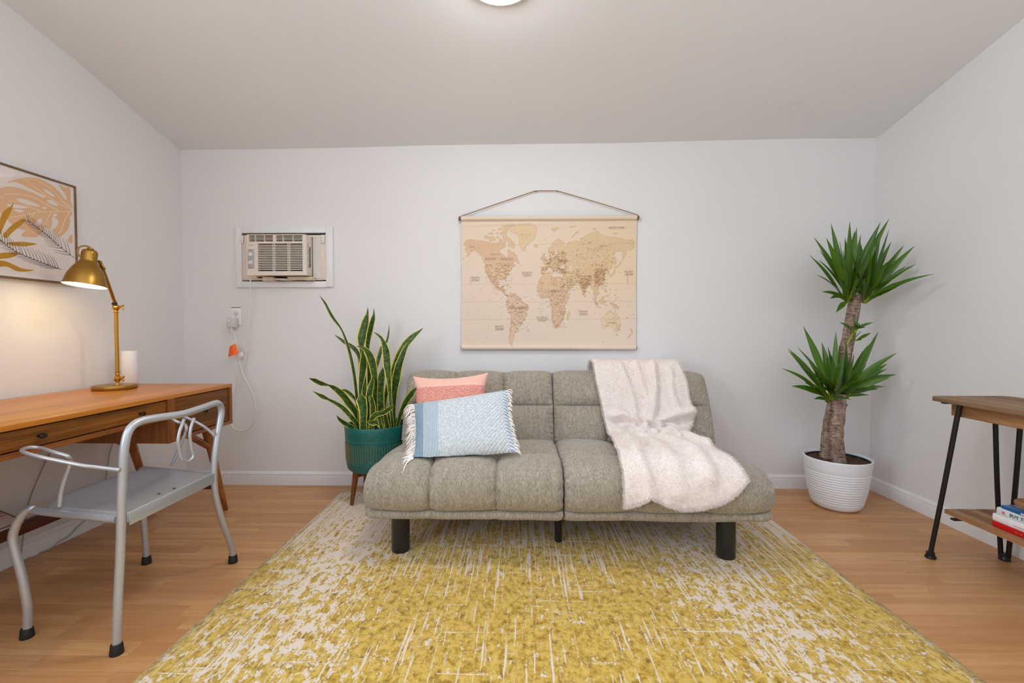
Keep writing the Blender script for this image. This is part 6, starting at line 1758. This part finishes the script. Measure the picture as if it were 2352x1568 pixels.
M['ink_pink'] = plain('pink_ink', lin(206, 120, 140), 0.6); M['ink_slate'] = plain('slate_ink', lin(58, 72, 84), 0.6); M['ink_red'] = plain('red_ink', lin(220, 60, 80), 0.5); M['ink_gold'] = plain('gold_ink', lin(214, 150, 70), 0.5); M['ink_white'] = plain('white_ink', lin(220, 232, 244), 0.5)
zb = 0.2402
BG = 'books stacked on the lower shelf'
book('red_book', 'red book lying at the bottom of the stack on the lower shelf', 1.852, 1.60, 1.898, 2.07, zb, 0.0255, lin(196, 14, 22), M['pages'], [('ROSSO', 1.765, 0.0, M['ink_gold'], 1.0)][:0] + [('~  ~  ~', 1.745, 0.013, M['ink_gold'], 1.2)], BG)
book('white_book', 'thick white book second from the bottom of the stack, above the red one', 1.850, 1.60, 1.896, 2.07, zb + 0.0258, 0.0290, lin(232, 230, 232), M['pages'], [('__________', 1.745, 0.011, M['ink_pink'], 0.9)], BG)
bt = book('lettered_book', 'white book with dark capitals on its spine under the blue book', 1.838, 1.60, 1.899, 2.07, zb + 0.0552, 0.0285, lin(214, 224, 230), M['pages'], [('BUY THIS', 1.752, 0.0165, M['ink_slate'], 1.1)], BG)
lathe('emblem', [(0, 0), (0.0062, 0), (0.0062, 0.0005), (0, 0.0006)], (0, 0, 0), M['ink_pink'], bt, 20, Matrix.Translation((1.8988, 1.812, zb + 0.0695)) @ Matrix.Rotation(-PI / 2, 4, 'Y'))
lathe('emblem', [(0, 0), (0.0062, 0), (0.0062, 0.0005), (0, 0.0006)], (0, 0, 0), M['ink_red'], bt, 20, Matrix.Translation((1.8988, 1.690, zb + 0.0690)) @ Matrix.Rotation(-PI / 2, 4, 'Y'))
book('blue_book', 'blue glossy book on top of the stack, beneath the wooden tray', 1.822, 1.60, 1.900, 2.06, zb + 0.0840, 0.0135, lin(14, 92, 156), M['pages'], [('|||||||||||||||||||||', 1.735, 0.006, M['ink_white'], 1.0)], BG, 0.18)
zt_ = zb + 0.0976
tray = thing('wooden_tray', 'rounded brown wooden board on small feet on top of the book stack', 'tray', (1.97, 1.66, zt_))
v, f = [], []
out = [(1.872 + 0.06 - 0.06 * math.cos(a), 1.735 + 0.045 * math.sin(a)) for a in np.linspace(0, PI, 14)]
out = [(1.874, 1.60)] + out + [(1.992, 1.60)]
n_ = len(out)
for z_, e in ((zt_ + 0.026, 0.004), (zt_ + 0.030, 0), (zt_ + 0.040, 0), (zt_ + 0.044, 0.004)):
    for x_, y_ in out: v.append((x_ + (1.933 - x_) * e * 12, y_ - e, z_))
for r_ in range(3):
    for i in range(n_):
        i2 = (i + 1) % n_; f.append((r_ * n_ + i, r_ * n_ + i2, (r_ + 1) * n_ + i2, (r_ + 1) * n_ + i))
f += [tuple(range(n_)), tuple(range(3 * n_, 4 * n_))]
o = mesh('board', v, f, M['acacia_edge'], tray, sharp=40)
bm = bmesh.new(); bm.from_mesh(o.data); bmesh.ops.recalc_face_normals(bm, faces=bm.faces); bm.to_mesh(o.data); bm.free()
for x_, y_ in ((1.925, 1.72), (1.97, 1.72), (1.925, 1.615), (1.97, 1.615)):
    lathe('foot', [(0, zt_), (0.010, zt_), (0.011, zt_ + 0.027), (0, zt_ + 0.027)], (x_, y_, 0), M['acacia_edge'], tray, 20)
